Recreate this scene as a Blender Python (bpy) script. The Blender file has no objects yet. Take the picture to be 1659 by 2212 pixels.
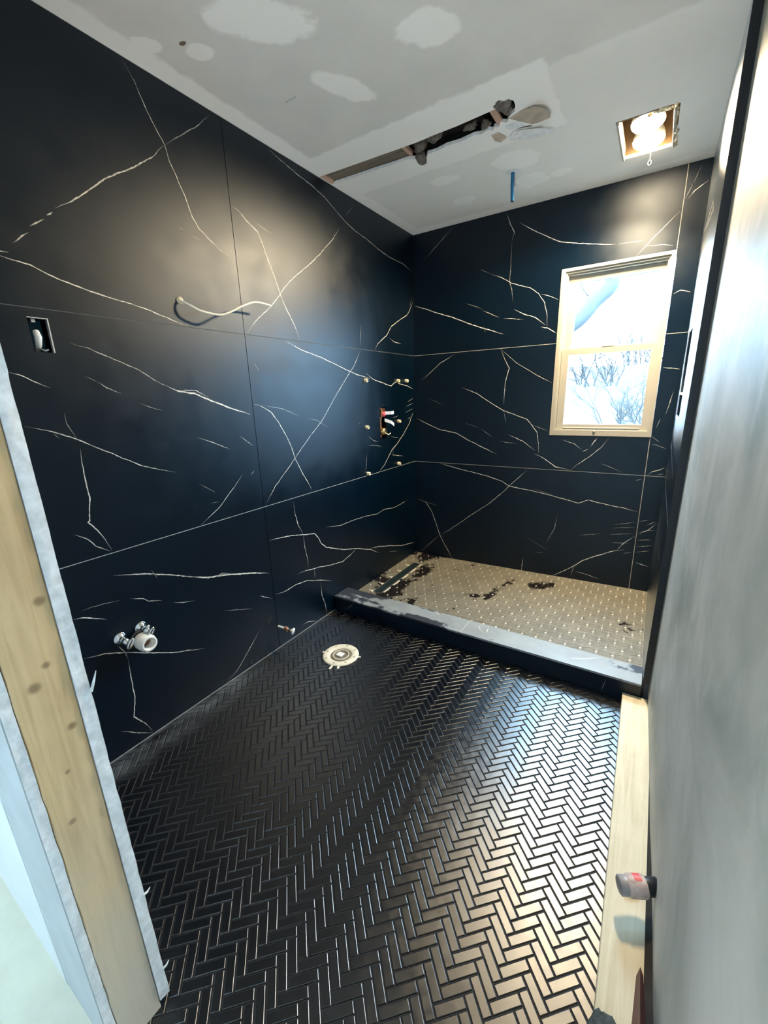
import bpy, bmesh, math, random
from mathutils import Vector, Matrix, noise

# ------------------------------------------------------------------ camera, world, light, exposure
scene = bpy.context.scene
COL = scene.collection
CAM = Vector((1.61941, -2.98952, 1.33946))
cam_data = bpy.data.cameras.new('camera')
cam_data.sensor_fit = 'HORIZONTAL'
cam_data.sensor_width = 36.0
cam_data.lens = 894.42 / 1659.0 * 36.0
cam_data.clip_start = 0.01
camera = bpy.data.objects.new('camera', cam_data)
camera.location = CAM
camera.rotation_euler = (math.radians(74.31812), math.radians(1.74691), math.radians(32.52505))
COL.objects.link(camera)
scene.camera = camera

world = bpy.data.worlds.new('overcast_sky')
scene.world = world
world.use_nodes = True
wbg = world.node_tree.nodes['Background']
wbg.inputs[0].default_value = (0.45, 0.72, 1.0, 1.0)
wbg.inputs[1].default_value = 12.8

def area_light(name, loc, rot, sx, sy, energy, color, portal=False):
    l = bpy.data.lights.new(name, 'AREA')
    l.shape = 'RECTANGLE'; l.size = sx; l.size_y = sy; l.energy = energy; l.color = color
    o = bpy.data.objects.new(name, l)
    o.location = loc; o.rotation_euler = rot
    COL.objects.link(o)
    if portal: l.cycles.is_portal = True
    return o
area_light('window_portal', (1.32, 0.12, 1.55), (math.radians(-90), 0, 0), 0.56, 1.0, 1.0, (1, 1, 1), True)
hl_ = bpy.data.lights.new('unseen_hall_light', 'POINT'); hl_.energy = 8.0; hl_.color = (.88, .96, 1.0); hl_.shadow_soft_size = .12  # unseen point light added to brighten the hall, no fixture built
hlo = bpy.data.objects.new('unseen_hall_light', hl_); hlo.location = (-.50, -3.50, 2.0); COL.objects.link(hlo)
# unseen spot added low in the doorway to brighten the bathroom ceiling
fsp = bpy.data.lights.new('doorway_fill_spot', 'SPOT'); fsp.energy = 11.0; fsp.color = (1.0, .98, .93); fsp.spot_size = math.radians(66); fsp.spot_blend = .7; fsp.shadow_soft_size = .10
fspo = bpy.data.objects.new('doorway_fill_spot', fsp); fspo.location = (1.40, -2.80, .30); COL.objects.link(fspo)
fspo.rotation_euler = Vector((-.55, 1.28, 2.14)).to_track_quat('-Z', 'Y').to_euler()

BULB_EMIT = 20.0
BULB_WATT = 24.0
scene.view_settings.view_transform = 'Standard'
scene.view_settings.look = 'None'
scene.view_settings.gamma = 1.0
scene.view_settings.use_curve_mapping = False
scene.view_settings.exposure = 2.8
scene.cycles.max_bounces = 5
scene.cycles.diffuse_bounces = 4
scene.cycles.glossy_bounces = 3
scene.cycles.transparent_max_bounces = 4

R = random.Random(7)
CEIL = 2.44
S1 = 1.6272
S2 = 0.8144
XR = 1.712          # right tiled wall
YF = -2.75          # bathroom face of the front wall

# ------------------------------------------------------------------ helpers: objects
def tag(o, label=None, cat=None, group=None, kind=None):
    if label: o['label'] = label
    if cat: o['category'] = cat
    if group: o['group'] = group
    if kind: o['kind'] = kind
    return o

def attach(o, parent):
    if parent is not None:
        o.parent = parent
        o.matrix_parent_inverse = Matrix.Translation(-Vector(parent.location))
    return o

def empty(name, loc=(0, 0, 0)):
    o = bpy.data.objects.new(name, None)
    o.location = loc
    o.empty_display_size = 0.05
    COL.objects.link(o)
    return o

def link(name, me, parent=None):
    o = bpy.data.objects.new(name, me)
    COL.objects.link(o)
    return attach(o, parent)

class MB:
    """collects geometry for ONE mesh object (world coordinates)"""
    def __init__(s):
        s.v = []; s.f = []; s.m = []; s.sm = []; s.col = None
    def add(s, vs, fs, mi=0, smooth=False):
        b = len(s.v)
        s.v += [tuple(p) for p in vs]
        for f in fs:
            s.f.append([b + i for i in f]); s.m.append(mi); s.sm.append(smooth)
        return b
    def box(s, x0, x1, y0, y1, z0, z1, mi=0):
        s.add([(x0,y0,z0),(x1,y0,z0),(x1,y1,z0),(x0,y1,z0),(x0,y0,z1),(x1,y0,z1),(x1,y1,z1),(x0,y1,z1)],
              [(0,3,2,1),(4,5,6,7),(0,1,5,4),(1,2,6,5),(2,3,7,6),(3,0,4,7)], mi)
        return s
    def bbox(s, x0, x1, y0, y1, z0, z1, b=0.003, mi=0):
        """box with chamfered edges"""
        cx, cy, cz = (x0+x1)/2, (y0+y1)/2, (z0+z1)/2
        hx, hy, hz = (x1-x0)/2, (y1-y0)/2, (z1-z0)/2
        b = min(b, hx*.9, hy*.9, hz*.9)
        vs = []; idx = {}
        for sx in (-1, 1):
            for sy in (-1, 1):
                for sz in (-1, 1):
                    for k in range(3):
                        d = [hx-b, hy-b, hz-b]; d[k] += b
                        idx[(sx, sy, sz, k)] = len(vs)
                        vs.append((cx+sx*d[0], cy+sy*d[1], cz+sz*d[2]))
        fs = []
        for k in range(3):
            for sg in (-1, 1):
                a, c = (k+1) % 3, (k+2) % 3
                q = []
                for (p, r_) in ((-1,-1),(1,-1),(1,1),(-1,1)):
                    t = [0,0,0]; t[k] = sg; t[a] = p; t[c] = r_
                    q.append(idx[(t[0],t[1],t[2],k)])
                fs.append(q if sg > 0 else q[::-1])
        for k in range(3):      # edges along axis k
            a, c = (k+1) % 3, (k+2) % 3
            for p in (-1, 1):
                for r_ in (-1, 1):
                    q = []
                    for (e, w) in ((-1, a), (1, a), (1, c), (-1, c)):
                        t = [0,0,0]; t[k] = e; t[a] = p; t[c] = r_
                        q.append(idx[(t[0],t[1],t[2],w)])
                    fs.append(q if p*r_ > 0 else q[::-1])
        for sx in (-1, 1):
            for sy in (-1, 1):
                for sz in (-1, 1):
                    q = [idx[(sx,sy,sz,k)] for k in range(3)]
                    fs.append(q if sx*sy*sz > 0 else q[::-1])
        s.add(vs, fs, mi)
        return s
    def tube(s, pts, r, n=8, mi=0, caps=True, smooth=True, close=False):
        pts = [Vector(p) for p in pts]
        rs = r if isinstance(r, (list, tuple)) else [r]*len(pts)
        vs = []; fs = []
        ref = None
        for i, p in enumerate(pts):
            if close:
                t = pts[(i+1) % len(pts)] - pts[i-1]
            else:
                t = pts[min(i+1, len(pts)-1)] - pts[max(i-1, 0)]
            t.normalize()
            if ref is None:
                ref = Vector((0,0,1)) if abs(t.z) < .9 else Vector((1,0,0))
            a = t.cross(ref); a.normalize(); b = a.cross(t); ref = b.copy()
            for k in range(n):
                an = 2*math.pi*k/n
                vs.append(p + rs[i]*(math.cos(an)*a + math.sin(an)*b))
        m = len(pts)
        for i in range(m if close else m-1):
            j = (i+1) % m
            for k in range(n):
                fs.append((i*n+k, j*n+k, j*n+(k+1) % n, i*n+(k+1) % n))
        s.add(vs, fs, mi, smooth)
        if caps and not close:
            s.add(vs[:n], [tuple(range(n))[::-1]][0:1] and [tuple(range(n))], mi)
            s.add(vs[-n:], [tuple(range(n))[::-1]], mi)
        return s
    def lathe(s, origin, axis, prof, n=20, mi=0, smooth=True):
        """prof: list of (distance along axis, radius)"""
        o = Vector(origin); t = Vector(axis).normalized()
        ref = Vector((0,0,1)) if abs(t.z) < .9 else Vector((1,0,0))
        a = t.cross(ref).normalized(); b = a.cross(t)
        vs = []; fs = []
        for (d, r) in prof:
            for k in range(n):
                an = 2*math.pi*k/n
                vs.append(o + t*d + max(r, 1e-5)*(math.cos(an)*a + math.sin(an)*b))
        for i in range(len(prof)-1):
            for k in range(n):
                fs.append((i*n+k, (i+1)*n+k, (i+1)*n+(k+1) % n, i*n+(k+1) % n))
        s.add(vs, fs, mi, smooth)
        return s
    def build(s, name, mats, parent=None, colors=None):
        me = bpy.data.meshes.new(name)
        me.from_pydata(s.v, [], s.f)
        if not isinstance(mats, (list, tuple)): mats = [mats]
        for m in mats: me.materials.append(m)
        me.polygons.foreach_set('material_index', s.m)
        me.polygons.foreach_set('use_smooth', s.sm)
        if colors is not None:
            at = me.attributes.new('strength', 'FLOAT', 'POINT')
            at.data.foreach_set('value', colors)
        me.update()
        return link(name, me, parent)

def handed(M):
    o = Vector(M(0,0,0)); return (Vector(M(1,0,0))-o).cross(Vector(M(0,1,0))-o).dot(Vector(M(0,0,1))-o)

def ortho(mb, us, vs, inside, M, d0, d1, mi=0):
    """extrude an axis-aligned 2D region (grid of cells, inside(u,v) -> bool) between depths d0 (back) and d1 (front)"""
    us = sorted(set(us)); vs = sorted(set(vs))
    cell = {}
    for i in range(len(us)-1):
        for j in range(len(vs)-1):
            cell[(i, j)] = inside((us[i]+us[i+1])/2, (vs[j]+vs[j+1])/2)
    for (i, j), c in cell.items():
        if not c: continue
        a, b, e, f = us[i], us[i+1], vs[j], vs[j+1]
        nf = len(mb.f)
        mb.add([M(a,e,d1), M(b,e,d1), M(b,f,d1), M(a,f,d1)], [(0,1,2,3)], mi)
        mb.add([M(a,e,d0), M(b,e,d0), M(b,f,d0), M(a,f,d0)], [(3,2,1,0)], mi)
        for (di, dj, p, q) in ((-1,0,(a,f),(a,e)), (1,0,(b,e),(b,f)), (0,-1,(a,e),(b,e)), (0,1,(b,f),(a,f))):
            if not cell.get((i+di, j+dj), False):
                mb.add([M(*p,d1), M(*p,d0), M(*q,d0), M(*q,d1)], [(0,1,2,3)], mi)
        if handed(M) < 0:
            for k in range(nf, len(mb.f)): mb.f[k].reverse()

# ------------------------------------------------------------------ helpers: materials
class NT:
    def __init__(s, name):
        s.mat = bpy.data.materials.new(name); s.mat.use_nodes = True
        s.t = s.mat.node_tree; s.n = s.t.nodes
        s.b = s.n['Principled BSDF']; s.out = s.n['Material Output']
    def new(s, typ, **kw):
        nd = s.n.new(typ)
        for k, v in kw.items(): setattr(nd, k, v)
        return nd
    def li(s, a, b): s.t.links.new(a, b)
    def coords(s): 
        g = s.new('ShaderNodeNewGeometry'); return g.outputs['Position']
    def mapping(s, vec, loc=(0,0,0), rot=(0,0,0), scale=(1,1,1)):
        m = s.new('ShaderNodeMapping'); m.inputs['Location'].default_value = loc
        m.inputs['Rotation'].default_value = rot; m.inputs['Scale'].default_value = scale
        s.li(vec, m.inputs['Vector']); return m.outputs[0]
    def noise(s, vec, scale, detail=4, rough=.55, dist=0):
        nd = s.new('ShaderNodeTexNoise'); nd.inputs['Scale'].default_value = scale
        nd.inputs['Detail'].default_value = detail; nd.inputs['Roughness'].default_value = rough
        nd.inputs['Distortion'].default_value = dist
        s.li(vec, nd.inputs['Vector']); return nd.outputs['Fac']
    def ramp(s, fac, stops):
        r = s.new('ShaderNodeValToRGB')
        els = r.color_ramp.elements
        while len(els) < len(stops): els.new(0.5)
        for e, (p, c) in zip(els, stops):
            e.position = p; e.color = (c[0], c[1], c[2], 1) if not isinstance(c, (int, float)) else (c, c, c, 1)
        s.li(fac, r.inputs[0]); return r.outputs[0]
    def mix(s, fac, a, b):
        m = s.new('ShaderNodeMix', data_type='RGBA')
        for (val, i) in ((fac, 0), (a, 6), (b, 7)):
            if isinstance(val, (int, float)): m.inputs[i].default_value = val
            elif isinstance(val, tuple): m.inputs[i].default_value = (val[0], val[1], val[2], 1)
            else: s.li(val, m.inputs[i])
        return m.outputs[2]
    def math(s, op, a, b=None, clamp=False):
        m = s.new('ShaderNodeMath', operation=op, use_clamp=clamp)
        for val, i in ((a, 0), (b, 1)):
            if val is None: continue
            if isinstance(val, (int, float)): m.inputs[i].default_value = val
            else: s.li(val, m.inputs[i])
        return m.outputs[0]
    def mrange(s, v, a, b, c=0.0, d=1.0):
        m = s.new('ShaderNodeMapRange', interpolation_type='SMOOTHSTEP')
        s.li(v, m.inputs[0])
        for i, x in zip((1,2,3,4), (a,b,c,d)): m.inputs[i].default_value = x
        return m.outputs[0]
    def bump(s, h, strength=.3, dist=.002):
        bn = s.new('ShaderNodeBump'); bn.inputs['Strength'].default_value = strength
        bn.inputs['Distance'].default_value = dist
        s.li(h, bn.inputs['Height']); s.li(bn.outputs[0], s.b.inputs['Normal'])
    def set(s, color=None, rough=None, metal=None, spec=None):
        for key, val in (('Base Color', color), ('Roughness', rough), ('Metallic', metal), ('Specular IOR Level', spec)):
            if val is None: continue
            i = s.b.inputs[key]
            if isinstance(val, tuple): i.default_value = (val[0], val[1], val[2], 1)
            elif isinstance(val, (int, float)): i.default_value = val
            else: s.li(val, i)
        return s.mat

def satin(t, color, rough, ior, tint=(1,1,1)):
    """dark glazed surface: diffuse body under a satin reflection"""
    d = t.new('ShaderNodeBsdfDiffuse'); g = t.new('ShaderNodeBsdfGlossy'); g.distribution = 'BECKMANN'
    g.inputs['Color'].default_value = (*tint, 1)
    fr = t.new('ShaderNodeFresnel'); fr.inputs['IOR'].default_value = ior
    m = t.new('ShaderNodeMixShader')
    if isinstance(color, tuple): d.inputs['Color'].default_value = (*color, 1)
    else: t.li(color, d.inputs['Color'])
    if isinstance(rough, (int, float)): g.inputs['Roughness'].default_value = rough
    else: t.li(rough, g.inputs['Roughness'])
    t.li(fr.outputs[0], m.inputs[0]); t.li(d.outputs[0], m.inputs[1]); t.li(g.outputs[0], m.inputs[2])
    t.li(m.outputs[0], t.out.inputs['Surface'])
    return t.mat

def plain(name, color, rough=.5, metal=0.0, spec=.5, var=.12, scale=18.0, bump=0.0):
    t = NT(name)
    f = t.noise(t.coords(), scale, 5)
    dark = tuple(max(0, c*(1-var)) for c in color); lite = tuple(min(1, c*(1+var)) for c in color)
    c = t.ramp(f, [(.3, dark), (.7, lite)])
    if bump: t.bump(f, bump, .002)
    return t.set(c, rough, metal, spec)

def emissive(name, color, strength):
    t = NT(name)
    t.b.inputs['Base Color'].default_value = (1, 1, 1, 1)
    t.b.inputs['Emission Color'].default_value = (*color, 1)
    t.b.inputs['Emission Strength'].default_value = strength
    return t.mat

# black marble-look porcelain
t = NT('black_porcelain')
P = t.coords()
f1 = t.noise(P, 2.2, 6, .6); f2 = t.noise(P, 9.0, 5, .6)
M_BLACK = satin(t, t.ramp(f1, [(.3, (.0003,.0040,.0105)), (.7, (.0008,.0060,.0140))]), t.ramp(f2, [(.3, .40), (.75, .46)]), 1.46, (.90,.95,1.0))

t = NT('marble_vein')
P = t.coords()
at = t.new('ShaderNodeAttribute', attribute_name='strength')
nf = t.ramp(t.noise(P, 60, 4, .6), [(.28, .25), (.55, 1.0)])
fac = t.math('MULTIPLY', at.outputs['Fac'], nf)
M_VEIN = satin(t, t.mix(fac, (.0012,.006,.012), (.95,.92,.84)), .45, 1.5)

M_GROUT_L = plain('grout_pale', (.50,.47,.40), .8)  # paler grout colour, stands in for seams that catch the light
M_GROUT_D = plain('grout_dim', (.10,.11,.11), .8)  # darker copy of the grout for seams with little light on them
M_BACKING = plain('cement_board', (.05,.05,.05), .9)

# floor mosaic
t = NT('floor_mosaic_black')
P = t.coords()
f = t.noise(P, 35, 4); g = t.noise(P, 3.0, 5, .6)
sx_ = t.new('ShaderNodeSeparateXYZ'); t.li(P, sx_.inputs[0])
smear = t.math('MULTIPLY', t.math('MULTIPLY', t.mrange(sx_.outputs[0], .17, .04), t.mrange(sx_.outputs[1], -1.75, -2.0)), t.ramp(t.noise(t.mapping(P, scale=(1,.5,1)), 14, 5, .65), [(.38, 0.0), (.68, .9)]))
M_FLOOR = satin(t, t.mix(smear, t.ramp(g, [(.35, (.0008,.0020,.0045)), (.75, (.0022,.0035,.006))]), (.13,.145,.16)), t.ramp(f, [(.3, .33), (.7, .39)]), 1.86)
M_FGROUT = plain('floor_grout_black', (.004,.004,.006), .75)

# dusty shower-floor mosaic and curb
def dusty(name, dust, clean, lo, hi, rough_d, rough_c, sc=(1,1,1), scale=3.4, grad=0.0):
    t = NT(name)
    P = t.coords()
    a = t.noise(t.mapping(P, scale=sc), scale, 3, .5, .6)
    b = t.noise(P, 26, 4, .6)
    sx = t.new('ShaderNodeSeparateXYZ'); t.li(P, sx.inputs[0])
    mm = t.math('ADD', t.math('MULTIPLY', a, .72), t.math('MULTIPLY', b, .28))
    m = t.mrange(t.math('ADD', mm, t.math('MULTIPLY', t.math('SUBTRACT', sx.outputs[0], .7), grad)), lo, hi)
    dv = t.ramp(t.noise(P, 7, 4), [(.3, tuple(c*.82 for c in dust)), (.7, tuple(min(1, c*1.12) for c in dust))])
    return t.set(t.mix(m, clean, dv), t.math('ADD', t.math('MULTIPLY', m, rough_d-rough_c), rough_c), 0, .5)
M_PAN = dusty('dusty_star_mosaic', (.180,.168,.130), (.014,.012,.012), .412, .462, .50, .25, (1.3,.7,1), 3.4, .09)
M_PGROUT = plain('star_mosaic_grout', (.66,.63,.56), .8)
M_CURBTOP = dusty('dusty_curb_top', (.24,.265,.275), (.034,.038,.05), .465, .51, .45, .35, (.5,1.3,1), 4.2, .06)

# ceiling, drywall, plaster
t = NT('primed_ceiling_board')
P = t.coords()
wob = t.noise(P, 14, 4, .6)
def ellipse(cx, cy, rx, ry, rot, soft=.28):
    v = t.mapping(P, loc=(cx, cy, CEIL), rot=(0,0,rot), scale=(rx, ry, 1.0))
    v.node.vector_type = 'TEXTURE'
    ln = t.new('ShaderNodeVectorMath', operation='LENGTH'); t.li(v, ln.inputs[0])
    d = t.math('ADD', ln.outputs['Value'], t.math('MULTIPLY', t.math('SUBTRACT', wob, .5), .9))
    return t.mrange(d, 1.0+soft*.5, 1.0-soft*.5)
def band(axis, lo, hi, soft=.012):
    sx = t.new('ShaderNodeSeparateXYZ'); t.li(P, sx.inputs[0])
    w = t.math('ADD', sx.outputs[axis], t.math('MULTIPLY', t.math('SUBTRACT', wob, .5), .05))
    return t.math('MULTIPLY', t.mrange(w, lo-soft, lo+soft), t.mrange(w, hi+soft, hi-soft))
acc = None
for e in [(.47,-1.82,.17,.075,.75), (.875,-1.50,.095,.075,.5), (.507,-1.45,.13,.055,1.15), (.222,-1.850,.045,.035,.3), (.105,-1.97,.05,.03,.8),
          (.513,-.59,.09,.05,.2), (.509,-.30,.07,.055,0), (.885,-.56,.12,.10,.3), (.90,-.31,.09,.09,0), (1.05,-.30,.06,.04,0), (.72,-2.15,.16,.07,.5), (1.22,-1.60,.12,.08,.3)]:
    k = ellipse(*e)
    acc = k if acc is None else t.math('MAXIMUM', acc, k)
slot = t.math('MULTIPLY', band(1, -1.17, -.72), band(0, -.2, 1.15))
edge = t.math('MAXIMUM', band(0, -.2, .085), band(1, -.085, .2))
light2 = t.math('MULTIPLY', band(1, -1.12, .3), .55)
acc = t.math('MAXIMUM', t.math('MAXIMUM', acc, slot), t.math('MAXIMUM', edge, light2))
base = t.ramp(t.noise(P, 5, 5), [(.3, (.64,.635,.60)), (.7, (.71,.705,.665))])
t.bump(t.noise(P, 120, 3), .12, .001)
M_CEIL = t.set(t.mix(acc, base, (.86,.855,.82)), .85, 0, .25)

t = NT('skimmed_plaster')
P = t.coords()
a = t.noise(t.mapping(P, scale=(1.0,.75,.85)), 2.4, 6, .62, .5)
b = t.noise(t.mapping(P, scale=(1.0,1.1,.75)), 5.0, 5, .6, .3)
c = t.ramp(a, [(.30, (.27,.295,.265)), (.46, (.41,.415,.375)), (.56, (.50,.485,.44)), (.72, (.62,.60,.555))])
c = t.mix(t.math('MULTIPLY', t.ramp(b, [(.50, 0.0), (.62, .55)]), 1.0), c, (.58,.56,.51))
t.bump(b, .25, .004)
M_PLASTER = t.set(c, .55, 0, .4)

M_GYPSUM = plain('torn_gypsum', (.70,.725,.735), .9, var=.15, scale=60, bump=.8)
M_PAPER = plain('torn_paper', (.45,.38,.30), .85, var=.2, scale=30)
M_WHITEWALL = plain('white_wall', (.66,.70,.72), .6, var=.03)
M_GREYWALL = plain('grey_drywall', (.42,.455,.47), .8, var=.07, scale=9)
M_HALLFLOOR = plain('pale_dusty_hall_floor', (.52,.55,.46), .7, var=.08, scale=11)

def wood(name, light, dark, along='z', knots=(), dust=None):
    t = NT(name)
    P = t.coords()
    sc = {'z': (1,1,.06), 'y': (1,.06,1), 'x': (.06,1,1)}[along]
    g = t.noise(t.mapping(P, scale=sc), 55, 5, .6, .8)
    h = t.noise(P, 6, 4, .6)
    c = t.ramp(g, [(.30, dark), (.62, light)])
    c = t.mix(t.ramp(h, [(.45, 0.0), (.75, .55)]), c, tuple(min(1, q*1.15) for q in light))
    for (k, r_) in knots:
        d = t.new('ShaderNodeVectorMath', operation='DISTANCE'); t.li(P, d.inputs[0]); d.inputs[1].default_value = k
        m = t.mrange(d.outputs['Value'], r_*1.5, r_*.4)
        c = t.mix(t.math('MULTIPLY', m, .8), c, tuple(q*.45 for q in dark))
    if dust:
        sx = t.new('ShaderNodeSeparateXYZ'); t.li(P, sx.inputs[0])
        w = t.math('ADD', sx.outputs[2], t.math('MULTIPLY', h, .5))
        c = t.mix(t.mrange(w, 1.05, .25, 0.0, .8), c, dust)
    t.bump(g, .35, .002)
    return t.set(c, .65, 0, .35)
M_STUD = wood('pine_stud', (.68,.485,.265), (.50,.33,.165), 'z',
    [((.825,-2.822,.90), .009), ((.825,-2.800,.93), .006), ((.825,-2.786,1.04), .008), ((.825,-2.789,.80), .007), ((.825,-2.825,.62), .006), ((.825,-2.812,.72), .004)], (.58,.53,.45))
M_PLATE = wood('pale_pine_plate', (.62,.56,.42), (.50,.43,.29), 'y')
M_DARKWOOD = wood('old_dark_wood', (.20,.17,.13), (.09,.075,.055), 'x')
M_PINKWOOD = wood('pinkish_lath', (.55,.36,.27), (.38,.23,.17), 'y')
M_REDWOOD = plain('dark_red_paint', (.080,.014,.016), .5, var=.5, scale=40)

M_CAVITY = plain('dark_cavity', (.020,.017,.015), .95, var=.4)
M_INSUL = plain('grey_insulation', (.13,.115,.10), .95, var=.5, scale=60)
M_VINYL = plain('white_vinyl', (.385,.36,.30), .35, var=.02)
M_CHROME = plain('chrome', (.80,.82,.84), .12, 1.0, var=.03)
M_COPPER = plain('copper', (.80,.38,.20), .30, 1.0, var=.15)
M_PVC = plain('white_pvc', (.80,.79,.75), .35, var=.03)
M_PIPEIN = plain('rusty_pipe_inside', (.23,.12,.07), .8, var=.3)
M_BEIGE = plain('beige_plastic', (.72,.64,.46), .5, var=.1, scale=50)
M_WHITEPLASTIC = plain('white_plastic', (.80,.82,.84), .4, var=.03)
M_BLUE = plain('blue_pex', (.010,.13,.30), .35, var=.08)
M_REDTAG = plain('red_label', (.60,.05,.04), .5, var=.1)
M_BOX = plain('blue_electrical_box', (.012,.10,.17), .5, var=.2)
M_GALV = plain('galvanised_steel', (.52,.56,.60), .4, .8, var=.2, scale=60)
M_GOLD = plain('gold_reflector', (.15,.09,.04), .6, .1, var=.15, scale=25)
M_FOIL = plain('crumpled_foil_tape', (.80,.70,.50), .35, .5, var=.25, scale=70)
M_BLACKTRIM = plain('black_trim', (.004,.006,.010), .45, var=.2)
M_DARKMETAL = plain('dark_drain_steel', (.022,.040,.050), .35, .4, var=.3)
M_RUBBLE = plain('dark_mortar', (.035,.045,.045), .85, var=.6, scale=60)
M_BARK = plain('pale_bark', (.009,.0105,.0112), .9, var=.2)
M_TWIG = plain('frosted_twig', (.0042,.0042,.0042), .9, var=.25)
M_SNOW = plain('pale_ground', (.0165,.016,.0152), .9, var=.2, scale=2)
M_BULB = emissive('lit_bulb', (1.0, .80, .52), BULB_EMIT)
t = NT('window_glass')
tr = t.new('ShaderNodeBsdfTransparent'); gl = t.new('ShaderNodeBsdfGlossy'); gl.inputs['Roughness'].default_value = .02
mx = t.new('ShaderNodeMixShader'); mx.inputs[0].default_value = .05
tr.inputs[0].default_value = (.96,.98,.98,1)
t.li(tr.outputs[0], mx.inputs[1]); t.li(gl.outputs[0], mx.inputs[2]); t.li(mx.outputs[0], t.out.inputs['Surface'])
M_GLASS = t.mat

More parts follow.
